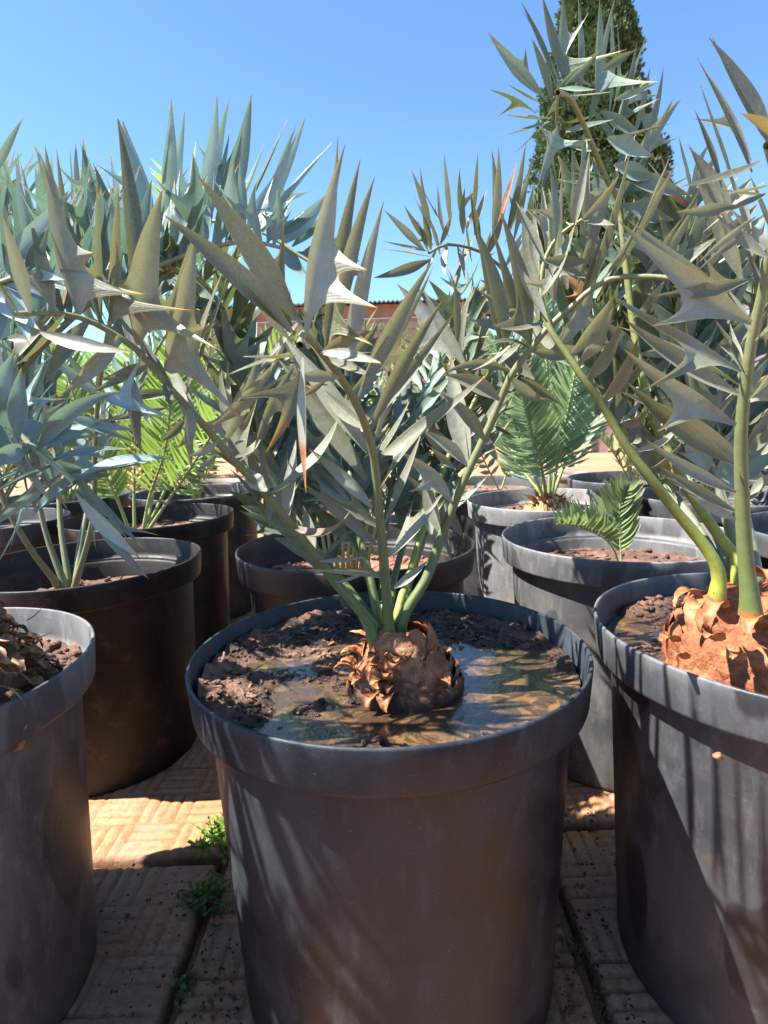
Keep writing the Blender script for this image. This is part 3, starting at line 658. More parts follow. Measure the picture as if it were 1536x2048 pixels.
# back fronds D, E, F
RD=pxp([(747,1250,.875),(728,1222,.89),(690,1170,.92),(640,1110,.96),(585,1010,1.02),(530,880,1.07),(480,740,1.10),(450,630,1.08),(400,560,1.03),(330,532,.98)])
frond_from(lambda a: spiny_frond(a,RD,27,.15,.028,start=.3,seg=10),hero,RD,.0095,.003,M['green'],M['stalk'])
RE=pxp([(757,1250,.885),(745,1180,.90),(729,1110,.93),(714,1050,.96),(702,960,1.02),(690,860,1.08),(668,760,1.13),(640,680,1.14),(600,620,1.10)])
frond_from(lambda a: spiny_frond(a,RE,25,.145,.028,start=.3,seg=10),hero,RE,.0095,.003,M['green'],M['stalk'])
RF=pxp([(790,1262,.885),(802,1200,.91),(822,1140,.95),(848,1050,1.0),(890,930,1.08),(950,800,1.15),(1008,690,1.2),(1035,610,1.22),(1010,545,1.2),(959,503,1.16),(896,489,1.12),(858,506,1.09)])
dF=[(861,457,822,338,17,'o'),(900,452,888,306,15,'o'),(945,440,956,302,17,'r'),(890,470,875,366,16,'p'),(927,468,931,370,18,'p'),(950,470,975,375,18,'p'),(985,470,997,293,22,'o'),(1013,470,1052,283,20,'o'),
(990,470,1034,319,17,'u',0,-.01,.03,(),1),(1025,490,1062,335,18,'o'),(866,490,808,410,16,'p'),(848,500,768,420,17,'o'),(870,505,766,482,13,'p'),(862,520,746,556,22,'o'),(893,490,890,552,18,'p'),(880,490,905,420,12,'o'),
(960,503,940,380,22,'o'),(1008,540,1070,430,24,'p'),(1030,590,960,560,26,'o'),(1035,610,1110,560,24,'p'),(1020,660,930,640,34,'p'),(1000,700,1070,760,34,'p'),(960,790,880,720,34,'p'),(930,840,1000,930,34,'o'),(900,910,830,830,34,'p'),(870,990,930,1080,30,'o'),(855,500,835,440,14,'o'),(875,495,845,560,12,'p'),(915,492,930,560,14,'o'),(940,498,905,545,12,'p'),(1040,640,1100,500,30,'o',0,.02),(975,510,1010,420,20,'o')]
frond_from(lambda a: px_leaves(a,dF,None,1.13),hero,RF,.009,.0026,M['olive'],M['stalk_lime'],40)
for pts,n,L in (((( 738,1255,.86),(690,1180,.92),(600,1080,1.0),(540,1030,1.06),(500,980,1.10)),7,.10),
                (((775,1255,.89),(790,1150,.99),(830,1020,1.1),(880,880,1.2),(910,760,1.26),(920,640,1.28),(905,560,1.27)),20,.15),
                (((795,1255,.89),(830,1130,.99),(880,1000,1.1),(940,880,1.18),(1000,800,1.22),(1060,740,1.22)),16,.14),
                (((770,1255,.89),(765,1150,.97),(775,1020,1.06),(800,900,1.14),(840,800,1.2),(880,720,1.24),(900,650,1.24)),18,.14),
                (((760,1255,.89),(735,1150,.97),(690,1050,1.07),(620,950,1.16),(560,880,1.22),(520,800,1.25)),12,.13)):
    P=pxp(pts); frond_from(lambda a: spiny_frond(a,P,n,L,.026,start=.32,seg=10),hero,P,.008,.0026,M['green'],M['stalk'])
# ---------------------------------------------------------------- the right cycad
rc=thing('cycad',(.575,.85,.52),'tall olive cycad in the right-hand pot, thick stalks from a fleshy orange bulb','cycad',CG)
caudex(rc,(.535,.835,.515),.118,.135,M['bark_orange'],9,17,.20,[(0,1.0),(.2,1.04),(.45,.97),(.65,.88),(.82,.75),(.93,.60),(1.0,.38),(1.02,.05)])
a=Acc(); plates(a,(.535,.835,.51),.116,.10,5,14,.012,1.0,8); a.build('leaf_base_scars',M['bark_orange'],rc)
a=Acc()
for (px,py,Y,L,w_,cu,tx) in ((1395,1225,.75,.05,.024,2.2,-.8),(1375,1200,.80,.045,.018,1.8,-1),(1432,1222,.73,.055,.02,2.8,.2),(1330,1290,.74,.03,.02,1.2,-1),(1500,1255,.72,.04,.024,1.8,.4),(1420,1290,.70,.03,.024,1.0,0),(1530,1160,.80,.05,.03,1.5,.7),(1350,1325,.71,.025,.02,1,-.5),(1470,1330,.69,.03,.02,1,.2)):
    p=at(px,py,Y); o=p-V((.52,.83,p.z)); curl(a,p-o.normalized()*.016,o,L*1.25,w_*.9,cu*1.3,1.6,seg=16,tw=tx*.3,rag=.0005)
a.build('dry_scales',M['husk'],rc)
R1=pxp([(1436,1172,.80),(1438,1150,.80),(1425,1115,.80),(1402,1083,.805),(1347,1016,.81),(1301,957,.81),(1258,900,.815),(1212,822,.82),(1169,760,.82),(1134,708,.83),(1099,655,.84),(1082,590,.86),(1090,520,.87),(1120,470,.87),(1165,440,.86)])
d1=[(1142,706,1227,590,46,'o',0,-.02,.08),(1173,763,1247,634,42,'o',0,-.02,.08),(1200,808,1277,670,46,'o',0,-.02,.08),(1233,852,1290,798,26,'o',0,-.03,.5),(1264,902,1362,840,22,'p',0,-.04,.35),(1295,940,1364,882,28,'o',0,-.04,.15),
(1240,850,1257,784,26,'p',.03,.05,-.1),(1262,890,1292,828,30,'p',.03,.05,-.05),(1284,936,1303,886,27,'p',.03,.04),(1212,822,1230,770,20,'p',.03,.05),
(1120,690,1190,560,36,'o',.02,.03,.08),(1095,640,1030,520,34,'o',.02,.04,-.05),(1085,590,1150,450,34,'p',.0,.0,.05),(1090,530,1030,400,30,'o',.0,.03),(1110,485,1100,330,28,'o',0,.02,.03,[(.3,1050,420,0)]),(1150,450,1180,300,26,'p'),(1165,440,1240,350,22,'o'),(1165,440,1230,450,20,'p'),(1134,705,1060,640,30,'p',.04,.08,-.1),(1090,520,1180,520,28,'o',0,0,.1)]
frond_from(lambda a: px_leaves(a,d1,None,.82),rc,R1,.0115,.003,M['olive'],M['stalk_lime'],40)
R2=pxp([(1500,1196,.745),(1497,1170,.745),(1489,1090,.745),(1484,988,.74),(1482,872,.73),(1493,755,.715),(1508,658,.70),(1522,600,.69),(1540,510,.67),(1552,430,.65),(1550,350,.62),(1535,290,.58)])
def Y2(x,y): return .60+max(0,min(1,(y-280)/700))*.13
d2=[(1550,305,1417,74,54,'o',0,0,.05),(1503,345,1392,112,30,'r',.02,.03,.02),(1470,375,1396,156,27,'r',.03,.04,.02),(1443,375,1389,219,24,'o',.04,.05),(1456,448,1377,288,38,'o',.02,.03,-.03),
(1545,275,1477,226,34,'u',-.03,-.06,.1,(),.6),(1524,322,1354,374,27,'p',0,-.03,-.08),(1469,411,1352,424,25,'o',0,-.03,-.06),(1536,386,1437,429,22,'p',-.02,-.04),(1536,372,1455,388,24,'p',-.03,-.05),
(1512,432,1394,528,18,'o',0,-.02),(1536,515,1430,425,34,'o',.01,.02,-.1),(1503,646,1237,441,52,'o',0,-.05,-.10,[(.36,1290,654,-.07)]),(1484,745,1210,583,50,'p',0,-.05,-.05,[(.34,1269,791,-.07)]),
(1478,790,1249,638,54,'p',.02,.0,-.08),(1472,850,1245,696,42,'p',0,-.04,-.07,[(.4,1306,865,-.05)]),(1468,930,1253,763,44,'p',.01,-.02,-.07),(1472,985,1290,878,30,'p',0,-.03,-.07),(1470,1023,1321,933,30,'p',0,-.02,-.05),(1472,1038,1374,987,22,'p',0,-.02,-.05),
(1499,848,1560,800,32,'o'),(1499,905,1565,850,30,'p'),(1499,990,1560,940,26,'p'),(1497,800,1570,700,34,'o'),(1510,680,1575,610,34,'o'),(1490,750,1430,640,32,'o',.02,.05,.05),(1505,660,1440,560,30,'o',.03,.06),
(1525,600,1480,470,28,'o',.03,.05),(1550,480,1500,350,30,'o',.03,.04),(1470,455,1390,360,26,'p',.05,.06,-.05),(1495,560,1310,590,30,'o',.0,-.02,-.06),(1485,560,1400,380,36,'p',.06,.08,.04),(1500,480,1450,330,34,'o',.06,.08,.04)]
frond_from(lambda a: px_leaves(a,d2,None,Y2),rc,R2,.0135,.004,M['olive'],M['stalk'],40)
R3=pxp([(1476,1150,.85),(1470,1110,.86),(1444,1080,.87),(1394,1008,.89),(1347,925,.91),(1312,850,.93),(1285,760,.95),(1268,660,.97),(1255,560,.98),(1243,450,.99),(1236,400,.99),(1213,358,.98),(1185,292,.96),(1161,235,.93),(1138,195,.90),(1115,185,.87)])
d3=[(1094,206,981,80,28,'o'),(1112,172,1042,3,22,'o',0,0,.03),(1124,150,1084,-12,29,'o',0,0,-.03,[(.12,1253,100,-.05)]),(1104,206,1063,75,24,'o',-.02,-.03),(1160,190,1156,-10,20,'o',.04,.06),(1193,190,1199,-4,24,'o',.04,.06,.02,[(.18,1317,165,0)]),
(1218,230,1223,16,18,'o',.05,.06),(1236,252,1274,82,22,'o',.05,.06,.02,[(.12,1318,197,.03)]),(1262,284,1300,132,20,'o',.05,.06),(1078,205,1013,167,14,'p'),(1103,236,1008,229,22,'p',-.02,-.04),(1100,243,996,272,13,'p',-.03,-.05),
(1119,177,1192,179,13,'p',-.03,-.05),(1205,142,1264,105,16,'o'),(1131,170,1208,94,12,'o',-.02,-.02),(1228,200,1314,166,14,'o'),(1268,322,1362,197,26,'o',.04,.05),(1115,250,1076,372,24,'o',-.03,-.06,0,[(.25,1194,277,-.05),(.3,1070,250,-.04)]),
(1170,262,1160,350,15,'o'),(1182,312,1197,384,20,'o'),(1131,264,1229,239,20,'p',-.02,-.03),(1112,252,1115,160,9,'o',-.04,-.05,0,(),.6),(1201,222,1288,272,30,'o',.0,.0,.1),(1215,275,1310,313,36,'o',0,0,.12,[(.3,1345,250,0)]),(1228,330,1315,355,40,'o',0,.0,.12),
(1232,345,1381,389,40,'o',0,.0,.06),(1242,410,1350,440,40,'o',.0,0,.1,[(.35,1390,350,0)]),(1245,470,1340,500,38,'o',0,0,.08),(1200,300,1130,290,20,'o',0,0),(1213,358,1130,330,20,'p'),(1236,410,1150,360,24,'p',.02,.05),(1243,470,1170,400,28,'p',.03,.05),
(1252,540,1170,470,30,'p',.03,.05),(1265,640,1330,560,34,'o'),(1275,720,1200,640,34,'o'),(1290,790,1350,700,34,'p'),(1240,400,1300,290,26,'o',.04,.05),(1250,440,1340,340,28,'o',.04,.05),(1225,370,1275,250,24,'p',.05,.06),(1145,215,1170,80,20,'o',.04,.05),
(1175,250,1215,120,20,'o',.04,.05),(1255,560,1330,480,28,'o',.04,.05)]
frond_from(lambda a: px_leaves(a,d3,None,.97),rc,R3,.0110,.0035,M['green'],M['stalk_lime'],50)
R4=pxp([(1487,1160,.87),(1470,1080,.89),(1441,1000,.92),(1415,900,.95),(1392,800,.98),(1380,700,1.0),(1370,600,1.02),(1365,500,1.03),(1375,420,1.02),(1400,370,1.0)])
frond_from(lambda a: spiny_frond(a,R4,27,.16,.034,start=.25,seg=10,upw=.9),rc,R4,.011,.0032,M['green'],M['stalk_blue'])
R5=pxp([(1510,1150,.88),(1500,1080,.92),(1480,980,.97),(1470,880,1.02),(1475,760,1.06),(1500,640,1.08),(1530,540,1.08),(1580,470,1.06)])
frond_from(lambda a: spiny_frond(a,R5,22,.15,.03,start=.25,seg=10,upw=.8),rc,R5,.011,.0032,M['green'],M['stalk_blue'])
for pts,n,L in (((( 1460,1165,.88),(1400,1060,.98),(1330,960,1.06),(1260,860,1.12),(1200,740,1.16),(1180,620,1.16),(1200,520,1.13)),18,.14),
                (((1490,1160,.88),(1460,1040,.98),(1420,900,1.08),(1390,760,1.16),(1400,640,1.2),(1440,560,1.2)),18,.14),
                (((1480,1160,.88),(1440,1000,1.0),(1380,860,1.12),(1310,700,1.2),(1250,540,1.24),(1230,420,1.22)),20,.15)):
    P=pxp(pts); frond_from(lambda a: spiny_frond(a,P,n,L,.028,start=.3,seg=10,upw=.9),rc,P,.0085,.0026,M['green'],M['stalk_blue'])
for pts,n,L in (((( 1455,1165,.88),(1380,1040,1.0),(1280,900,1.12),(1190,760,1.2),(1130,620,1.25),(1090,510,1.26),(1040,440,1.24)),18,.15),
                (((1470,1165,.88),(1400,1000,1.02),(1310,840,1.14),(1240,680,1.22),(1180,560,1.26),(1150,450,1.27),(1160,370,1.25)),18,.15)):
    P=pxp(pts); frond_from(lambda a: spiny_frond(a,P,n,L,.028,mode='up',start=.45,seg=10,jit=.22),rc,P,.0075,.0024,M['green'],M['stalk_blue'])
# ---------------------------------------------------------------- left foreground cycad
lc=thing('cycad',(-.66,.80,.50),'blue-leaved spiny cycad at the left edge, fibrous brown stump, its fronds hanging towards the camera','cycad',CG)
caudex(lc,(-.66,.80,.49),.14,.15,M['bark_brown'],5,12,.16)
a=Acc()
for i in range(150):
    t=rnd.uniform(0,6.28); zz=rnd.uniform(.05,1); rr=.145*(1.06-.5*zz**2); o=V((math.cos(t),math.sin(t),0))
    curl(a,V((-.66,.80,.49))+o*rr*.97+V((0,0,.15*zz)),o,rnd.uniform(.030,.054),rnd.uniform(.018,.034),rnd.uniform(1.6,3.0),rnd.uniform(.6,1.8),tw=rnd.uniform(-1,1),rag=.0010)
for i in range(26):
    t=rnd.uniform(-1.2,.8); o=V((math.cos(t),math.sin(t),0)); p=V((-.66,.80,.50))+o*.147+V((0,0,rnd.uniform(.02,.13)))
    curl(a,p,o,rnd.uniform(.03,.07),.004,rnd.uniform(-1,2),rnd.uniform(-1,.3),tw=rnd.uniform(-1,1))
a.build('dry_leaf_bases',M['husk_tan'],lc)
RL=pxp([(-60,1180,.80),(-110,1080,.77),(-120,960,.74),(-90,860,.71),(-40,830,.69),(10,845,.67),(60,890,.66),(110,930,.65),(150,965,.64)])
dL=[(152,985,281,1117,44,'p',0,.02,.03),(162,955,262,1088,27,'p',.01,.03,-.04),(158,955,341,918,38,'p',0,.02,-.14),(92,928,259,898,22,'p',.0,.0,-.12,[(.5,240,925,0)]),(74,905,247,783,36,'o',0,-.02,-.22),
(35,878,43,733,38,'o',-.02,-.02,-.05),(195,795,338,832,25,'p',.04,.05,.0,[(.3,290,700,.05)]),(125,832,274,861,24,'o',.04,.05),(110,930,-20,990,40,'p'),(60,890,-40,930,40,'o'),(150,960,60,1040,36,'p',0,.02,.1),(120,950,-30,1065,22,'o',.02,.05),
(100,920,20,1100,20,'p',.03,.06,.1),(20,850,90,720,36,'p',0,0,.1,[(.4,150,800,0)]),(60,880,180,860,40,'p',0,.0,.1,[(.4,150,780,.0)]),(30,860,-30,780,40,'o'),(90,900,150,800,34,'o',.01,.02,.1),(0,845,60,960,44,'p',0,0),(40,870,100,1000,40,'p',0,0,.1),(-30,835,30,700,40,'o',.02,.02),(-20,840,-30,980,44,'p'),
(80,900,200,960,40,'p',.01,.03,.1),(130,945,220,930,26,'p',.01,.02,.2),(70,880,120,1010,34,'o',.02,.04,-.1),(10,850,130,900,46,'p',.02,.03,-.2)]
frond_from(lambda a: px_leaves(a,dL,None,.655,1.0),lc,RL,.009,.003,M['blue'],M['stalk_blue'])
RL2=pxp([(-120,1150,.82),(-170,950,.79),(-170,780,.77),(-120,660,.75),(-60,600,.73),(0,565,.72),(50,550,.71)])
dL2=[(0,545,138,381,40,'o',0,-.02,.05),(50,545,98,450,26,'o'),(-20,360,47,234,16,'o'),(10,560,-10,330,36,'p'),(30,555,-40,440,34,'o'),(-30,580,80,660,44,'p'),(0,565,110,610,36,'p',0,0,-.15),(20,560,60,690,40,'o'),(-50,600,30,800,46,'p'),(-10,570,-20,720,46,'o'),(50,550,130,560,24,'o'),(45,552,25,450,24,'p'),(-60,600,-20,470,36,'o')]
frond_from(lambda a: px_leaves(a,dL2,None,.72),lc,RL2,.009,.003,M['blue'],M['stalk_blue'])
RL3=pxp([(-60,1190,.84),(-60,1000,.86),(-20,840,.88),(60,720,.90),(140,640,.92),(220,575,.94),(316,532,.96),(390,502,.97),(449,489,.97),(504,483,.96),(560,495,.95)])
frond_from(lambda a: spiny_frond(a,RL3,27,.15,.028,mode='up',start=.3,seg=10,jit=.22),lc,RL3,.010,.003,M['blue'],M['stalk_blue'])
RL4=pxp([(-70,1190,.86),(-100,1000,.92),(-80,820,.98),(-30,700,1.02),(50,620,1.05),(140,590,1.07),(230,590,1.08),(330,620,1.08),(420,680,1.06)])
frond_from(lambda a: spiny_frond(a,RL4,25,.15,.028,start=.3,seg=10,upw=.9),lc,RL4,.010,.003,M['blue'],M['stalk_blue'])
for pts in (((-.68,.79,.62),(-.76,.72,.88),(-.80,.66,1.10),(-.74,.61,1.25),(-.62,.58,1.32)),((-.70,.80,.62),(-.82,.78,.9),(-.98,.75,1.12),(-1.15,.72,1.28)),((-.69,.78,.62),(-.72,.70,.9),(-.80,.58,1.1),(-.90,.45,1.2)),  # unseen fronds, added to throw leaf shadows onto the centre pot
            ((-.66,.82,.62),(-.70,.80,.95),(-.78,.74,1.25),(-.84,.66,1.5)),((-.70,.84,.62),(-.80,.86,.95),(-.92,.86,1.2),(-1.0,.84,1.45))):
    P=[V(q) for q in pts]; frond_from(lambda a: spiny_frond(a,P,12,.16,.034,start=.2,seg=8,upw=.6,jit=.2,lobep=.3),lc,P,.010,.003,M['blue'],M['stalk_blue'])
# ---------------------------------------------------------------- blue cycad in the soil-stained pot behind it
bc=thing('cycad',(-.80,1.60,.425),'pale blue cycad behind the left foreground pot, tall bayonet leaflets standing against the sky','cycad',CG)
caudex(bc,(-.80,1.60,.42),.05,.03,M['bark_brown'],12,24,.15,na=40,nz=20)
arc=pxp([(150,1172,1.58),(185,1040,1.52),(190,900,1.45),(200,760,1.36),(230,600,1.26),(270,500,1.18),(328,454,1.12),(430,442,1.09),(527,465,1.06),(600,512,1.04),(650,540,1.03)])
dar=[(300,470,236,236,40,'o',-.1,-.1),(330,452,342,197,30,'o'),(378,446,392,280,26,'p',.02,.04),(398,442,434,190,30,'o'),(420,440,459,265,28,'p',.02,.04),(450,444,503,188,36,'o'),(462,446,530,283,30,'p',.02,.03,.05),(478,452,577,234,26,'p'),(505,455,610,237,28,'o'),
(510,470,667,281,28,'p'),(560,490,655,386,34,'o',0,0,.05),(540,470,632,430,24,'o'),(600,510,690,470,26,'o'),(590,505,700,540,22,'p'),(630,530,690,600,24,'p'),(560,490,620,560,30,'p'),(500,465,520,560,26,'o'),(430,445,450,540,26,'p'),(350,450,330,560,28,'p'),(650,540,720,520,20,'o'),
(270,500,220,300,34,'p',.02,.04),(245,560,200,380,34,'o'),(230,600,290,430,30,'p'),(215,660,140,520,32,'p'),(205,720,280,600,32,'o'),(198,780,110,680,32,'p'),(300,480,360,330,28,'p',.05,.05)]
frond_from(lambda a: px_leaves(a,dar,None,1.12),bc,arc,.010,.003,M['blue'],M['stalk_blue'],50)
for (P,n,L) in (([(117,1170,1.58),(59,1095,1.5),(0,980,1.42),(-20,840,1.36),(0,700,1.30),(40,590,1.25),(110,520,1.2),(190,500,1.17),(260,520,1.15)],27,.20),
              ([(130,1170,1.58),(90,1060,1.6),(60,900,1.62),(50,740,1.6),(70,600,1.55),(110,500,1.5),(170,450,1.45),(240,440,1.4)],27,.22),
              ([(139,1168,1.6),(121,1052,1.66),(110,900,1.75),(60,700,1.8),(20,560,1.75),(-20,480,1.6),(10,430,1.5),(70,420,1.45)],25,.24),
              ([(150,1170,1.6),(168,1050,1.7),(210,900,1.8),(280,760,1.9),(350,640,1.9),(400,560,1.85),(450,520,1.8)],18,.17)):
    P=pxp(P); frond_from(lambda a: spiny_frond(a,P,n,L,.036,mode='up' if L>.18 else 'side',start=.3,seg=8,jit=.2,lo=False),bc,P,.010,.003,M['blue'],M['stalk_blue'])
# ---------------------------------------------------------------- feather-leaved cycads further back
def arc_pts(base, az, L, el0, el1, n=7):
    P=[V(base)]; 
    for i in range(n):
        e=el0+(el1-el0)*((i+.5)/n)**1.3; P.append(P[-1]+V((math.cos(az)*math.cos(e),math.sin(az)*math.cos(e),math.sin(e)))*L/n)
    return P
FG='feather-leaved cycads in the back rows'
bg_=thing('cycad',(-.83,2.2,.49),'bright yellow-green fern-like cycad, sunlight glowing through its fronds','cycad',FG)
for pts,L in ((((262,1072,2.2),(235,1000,2.18),(190,905,2.15),(150,800,2.12),(120,690,2.1)),.14),(((270,1072,2.2),(268,1000,2.22),(270,900,2.25),(275,780,2.25),(270,660,2.2)),.15),(((285,1072,2.2),(300,990,2.2),(330,900,2.2),(345,780,2.2),(370,640,2.15)),.15),
          (((290,1072,2.2),(330,1010,2.18),(385,930,2.15),(450,830,2.1),(530,730,2.05),(590,660,2.0)),.15),(((288,1072,2.25),(330,980,2.3),(390,840,2.4),(420,700,2.4),(430,560,2.35)),.15),(((262,1072,2.3),(230,980,2.4),(190,840,2.5),(200,700,2.5)),.15),
          (((290,1072,2.25),(310,960,2.35),(330,800,2.5),(345,620,2.6),(345,440,2.6),(335,330,2.5)),.17)):
    P=pxp(pts); frond_from(lambda a: feather(a,P,38,L*1.12,.0155,start=.22,vee=.45,fwd=.7,open_=.9,ref=V((.25,-1,.3)) ),bg_,P,.008,.003,M['bright'],M['stalk_fresh'])
mc=thing('cycad',(.60,2.2,.50),'dense mint green cycad with a fan of feather fronds on a scaly tan bulb','cycad',FG)
caudex(mc,(.60,2.2,.495),.085,.085,M['bark_tan'],2,22,.2,na=70,nz=34)
a=Acc(); plates(a,(.60,2.2,.49),.086,.085,5,13,.010,1.1,6); a.build('leaf_base_scars',M['bark_tan'],mc)
a=Acc()
for i in range(70):
    t=rnd.uniform(0,6.28); zz=rnd.uniform(.1,1); o=V((math.cos(t),math.sin(t),0)); curl(a,V((.60,2.2,.495))+o*.085*(1.05-.6*zz**1.5)+V((0,0,.085*zz)),o,rnd.uniform(.02,.05),.014,rnd.uniform(-.3,.8),rnd.uniform(1,2.5),rag=.0008)
a.build('dry_scales',M['husk_tan'],mc)
for pts in (((1085,990,2.2),(1060,930,2.18),(1030,850,2.14),(1005,760,2.1),(990,670,2.05)),((1092,990,2.18),(1080,920,2.1),(1055,840,2.02),(1040,760,1.97),(1035,690,1.93)),((1098,990,2.2),(1100,900,2.2),(1098,800,2.2),(1092,690,2.2),(1088,600,2.18)),
          ((1103,990,2.2),(1120,900,2.18),(1140,800,2.15),(1160,700,2.12),(1180,620,2.08)),((1106,990,2.22),(1140,900,2.25),(1175,810,2.28),(1205,740,2.3),(1240,660,2.3)),((1090,990,2.25),(1075,880,2.35),(1050,760,2.45),(1020,650,2.5)),((1098,990,2.25),(1110,880,2.35),(1130,740,2.5),(1140,620,2.55)),((1085,990,2.22),(1045,940,2.3),(1010,870,2.4),(975,790,2.45))):
    P=pxp(pts); frond_from(lambda a: feather(a,P,44,.16,.016,start=.16,vee=.5,fwd=.75,open_=.75,ref=V((0,-1,.25))),mc,P,.008,.003,M['mint'],M['stalk_fresh'])
sd=thing('seedling',(.62,1.52,.47),'tiny cycad seedling with two short fan-shaped fronds in the weathered, sunlit grey pot','seedling')
P=pxp([(1235,1122,1.5),(1228,1100,1.49),(1210,1078,1.47),(1180,1063,1.45),(1140,1052,1.43),(1112,1048,1.42)]); 
frond_from(lambda a: feather(a,P,17,.082,.019,start=.28,vee=.9,fwd=.35,open_=.5,seg=7,lo=False,ref=V((-.2,-.5,1))),sd,P,.0035,.0015,M['pale'],M['stalk_fresh'])
P=pxp([(1242,1122,1.51),(1240,1090,1.52),(1238,1050,1.53),(1240,1010,1.53),(1252,975,1.52)])
frond_from(lambda a: feather(a,P,15,.10,.027,start=.12,vee=.1,fwd=.85,open_=.7,seg=7,lo=False,ref=V((-.3,-1,.2))),sd,P,.0035,.0015,M['pale'],M['stalk_fresh'])
def fan(name,c,label,leafm,stalkm,n,L,lL,lW,seed,kind='feather',el=(60,85),nl=26,r=.006,spread=None,group=FG,droop=25):
    R_=random.Random(seed); t=thing('cycad',c,label,'cycad',group)
    for i in range(n):
        az=(spread[0]+(spread[1]-spread[0])*(i+.5)/n if spread else 2*math.pi*i/n+R_.uniform(-.3,.3)); e=math.radians(R_.uniform(*el))
        P=arc_pts(c,az,L*R_.uniform(.85,1.1),e,e-math.radians(droop+R_.uniform(-10,15)))
        if kind=='feather': f=lambda a: feather(a,P,nl,lL,lW,start=.22,vee=.5,fwd=.6)
        else: f=lambda a: spiny_frond(a,P,nl,lL,lW,start=.28,seg=6,lo=True,upw=.8,jit=.25)
        frond_from(f,t,P,r,.0022,leafm,stalkm,16)
    return t
# narrow-leaved plant in the rust-specked pot
nc=thing('cycad',(-.055,1.52,.485),'slender cycad in the rust-specked pot with thin yellow-green leaflets behind the centre plant','cycad',FG)
for i in range(9):
    bx=655+i*10+rnd.uniform(-4,4); tx=520+i*48+rnd.uniform(-20,20); P=pxp([(bx,1128,1.5),(bx+(tx-bx)*.12,1040,1.5),(bx+(tx-bx)*.38,900,1.52),(bx+(tx-bx)*.75,760,1.55+.03*i),(tx,640+abs(i-4)*14,1.55)])
    frond_from(lambda a: feather(a,P,17,.115,.010,start=.25,vee=.5,fwd=.75,open_=.7,jit=.16,tipl=.12),nc,P,.0055,.002,M['pale' if i%3 else 'green'],M['stalk_fresh'],20)
fan('cycad',(-.17,2.2,.51),'grey-green cycad in the pale sunlit pot, mostly hidden by the centre plant',M['green'],M['stalk_blue'],8,.62,.11,.022,31,'spiny',nl=14)
fan('cycad',(-.13,2.9,.50),'vivid green cycad glowing behind the centre leaves, below the brick building',M['bright'],M['stalk_fresh'],12,.62,.14,.014,32,'feather',(55,88),30)
fan('cycad',(-.88,2.86,.50),'green feather cycad in the pot with the pink-brown inner wall',M['mint'],M['stalk_fresh'],9,.66,.13,.016,33,'feather',(50,85),30)
t_=thing('cycad',(.47,2.86,.51),'young cycad of two sparse curved fronds left of the mint green one','cycad',FG)
for pts in (((997,978,2.85),(975,935,2.83),(955,890,2.8),(940,830,2.75),(950,760,2.7)),((1003,978,2.85),(1020,930,2.85),(1045,885,2.83),(1080,820,2.8))):
    P=pxp(pts); frond_from(lambda a: feather(a,P,13,.10,.024,start=.15,vee=.35,fwd=.6,open_=.8,ref=V((0,-1,.2))),t_,P,.006,.0025,M['green'],M['stalk_fresh'])
fan('cycad',(1.17,2.83,.50),'pale blue-green cycad in the wide pot by the open red earth',M['pale'],M['stalk_blue'],6,.34,.10,.022,35,'spiny',(45,80),8)
fan('cycad',(1.22,2.18,.50),'leafy green cycad behind the slanting lime stalk of the right plant',M['mint'],M['stalk_fresh'],9,.40,.10,.014,36,'feather',(35,85),20)
fan('cycad',(1.25,1.53,.49),'blue-green spiny cycad at the right edge behind the orange-bulbed plant',M['blue'],M['stalk_blue'],8,.62,.13,.026,37,'spiny',(45,80),14,.008)
fan('cycad',(-1.50,2.25,.49),'pale green spiny cycad at the far left, between blue leaves',M['green'],M['stalk_blue'],9,.70,.15,.026,38,'spiny',(45,80),15,.008)
fan('cycad',(-1.52,2.92,.49),'rearmost cycad at the far left, a screen of mint green fronds',M['mint'],M['stalk_fresh'],9,.75,.13,.015,39,'feather',(45,82),28)
fan('cycad',(1.84,2.75,.49),'rearmost cycad at the far right, loose green fronds beside the white building',M['green'],M['stalk_blue'],8,.55,.12,.024,40,'spiny',(40,80),12,.008)
# unseen pots and cycads added around the camera to cut bounced light
def copy_thing(o,x,y,label,rz=0):
    r=o.copy(); COL.objects.link(r); r.location=(x,y,o.location.z); r.rotation_euler=(0,0,rz); r['label']=label
    for ch in [q for q in bpy.data.objects if q.parent==o]:
        c=ch.copy(); COL.objects.link(c); c.parent=r
        for g_ in [q for q in bpy.data.objects if q.parent==ch]:
            d=g_.copy(); COL.objects.link(d); d.parent=c
    return r
src_pot=[o for o in bpy.data.objects if o.name.startswith('nursery_pot') and o.parent is None][0]
src_fan=[o for o in bpy.data.objects if o.get('label','').startswith('blue-green spiny cycad at the right edge')][0]
for (x_,y_,w1) in ((.72,.14,'right of'),(-.80,.12,'left of'),(.74,-.52,'behind and right of'),(-.84,-.54,'behind and left of'),(.02,-.85,'straight behind'),(.76,-1.2,'far behind and right of'),(-.80,-1.22,'far behind and left of')):
    copy_thing(src_pot,x_,y_,'unseen black pot added '+w1+' the viewpoint',x_*3)
    if y_<-.2: copy_thing(src_fan,x_,y_,'unseen spiny cycad added '+w1+' the viewpoint',x_*5)
    a=Acc(); rows=[[V((x_+.285*k/4*math.cos(t*.35),y_+.285*k/4*math.sin(t*.35),.50)) for t in range(18)] for k in range(5)]; a.grid(rows,closed=True)
    tag(a.build('potting_soil',M['soil_red'],None,loc=(x_,y_,.5)),'soil in the unseen added pot '+w1+' the viewpoint','soil',None,'stuff')
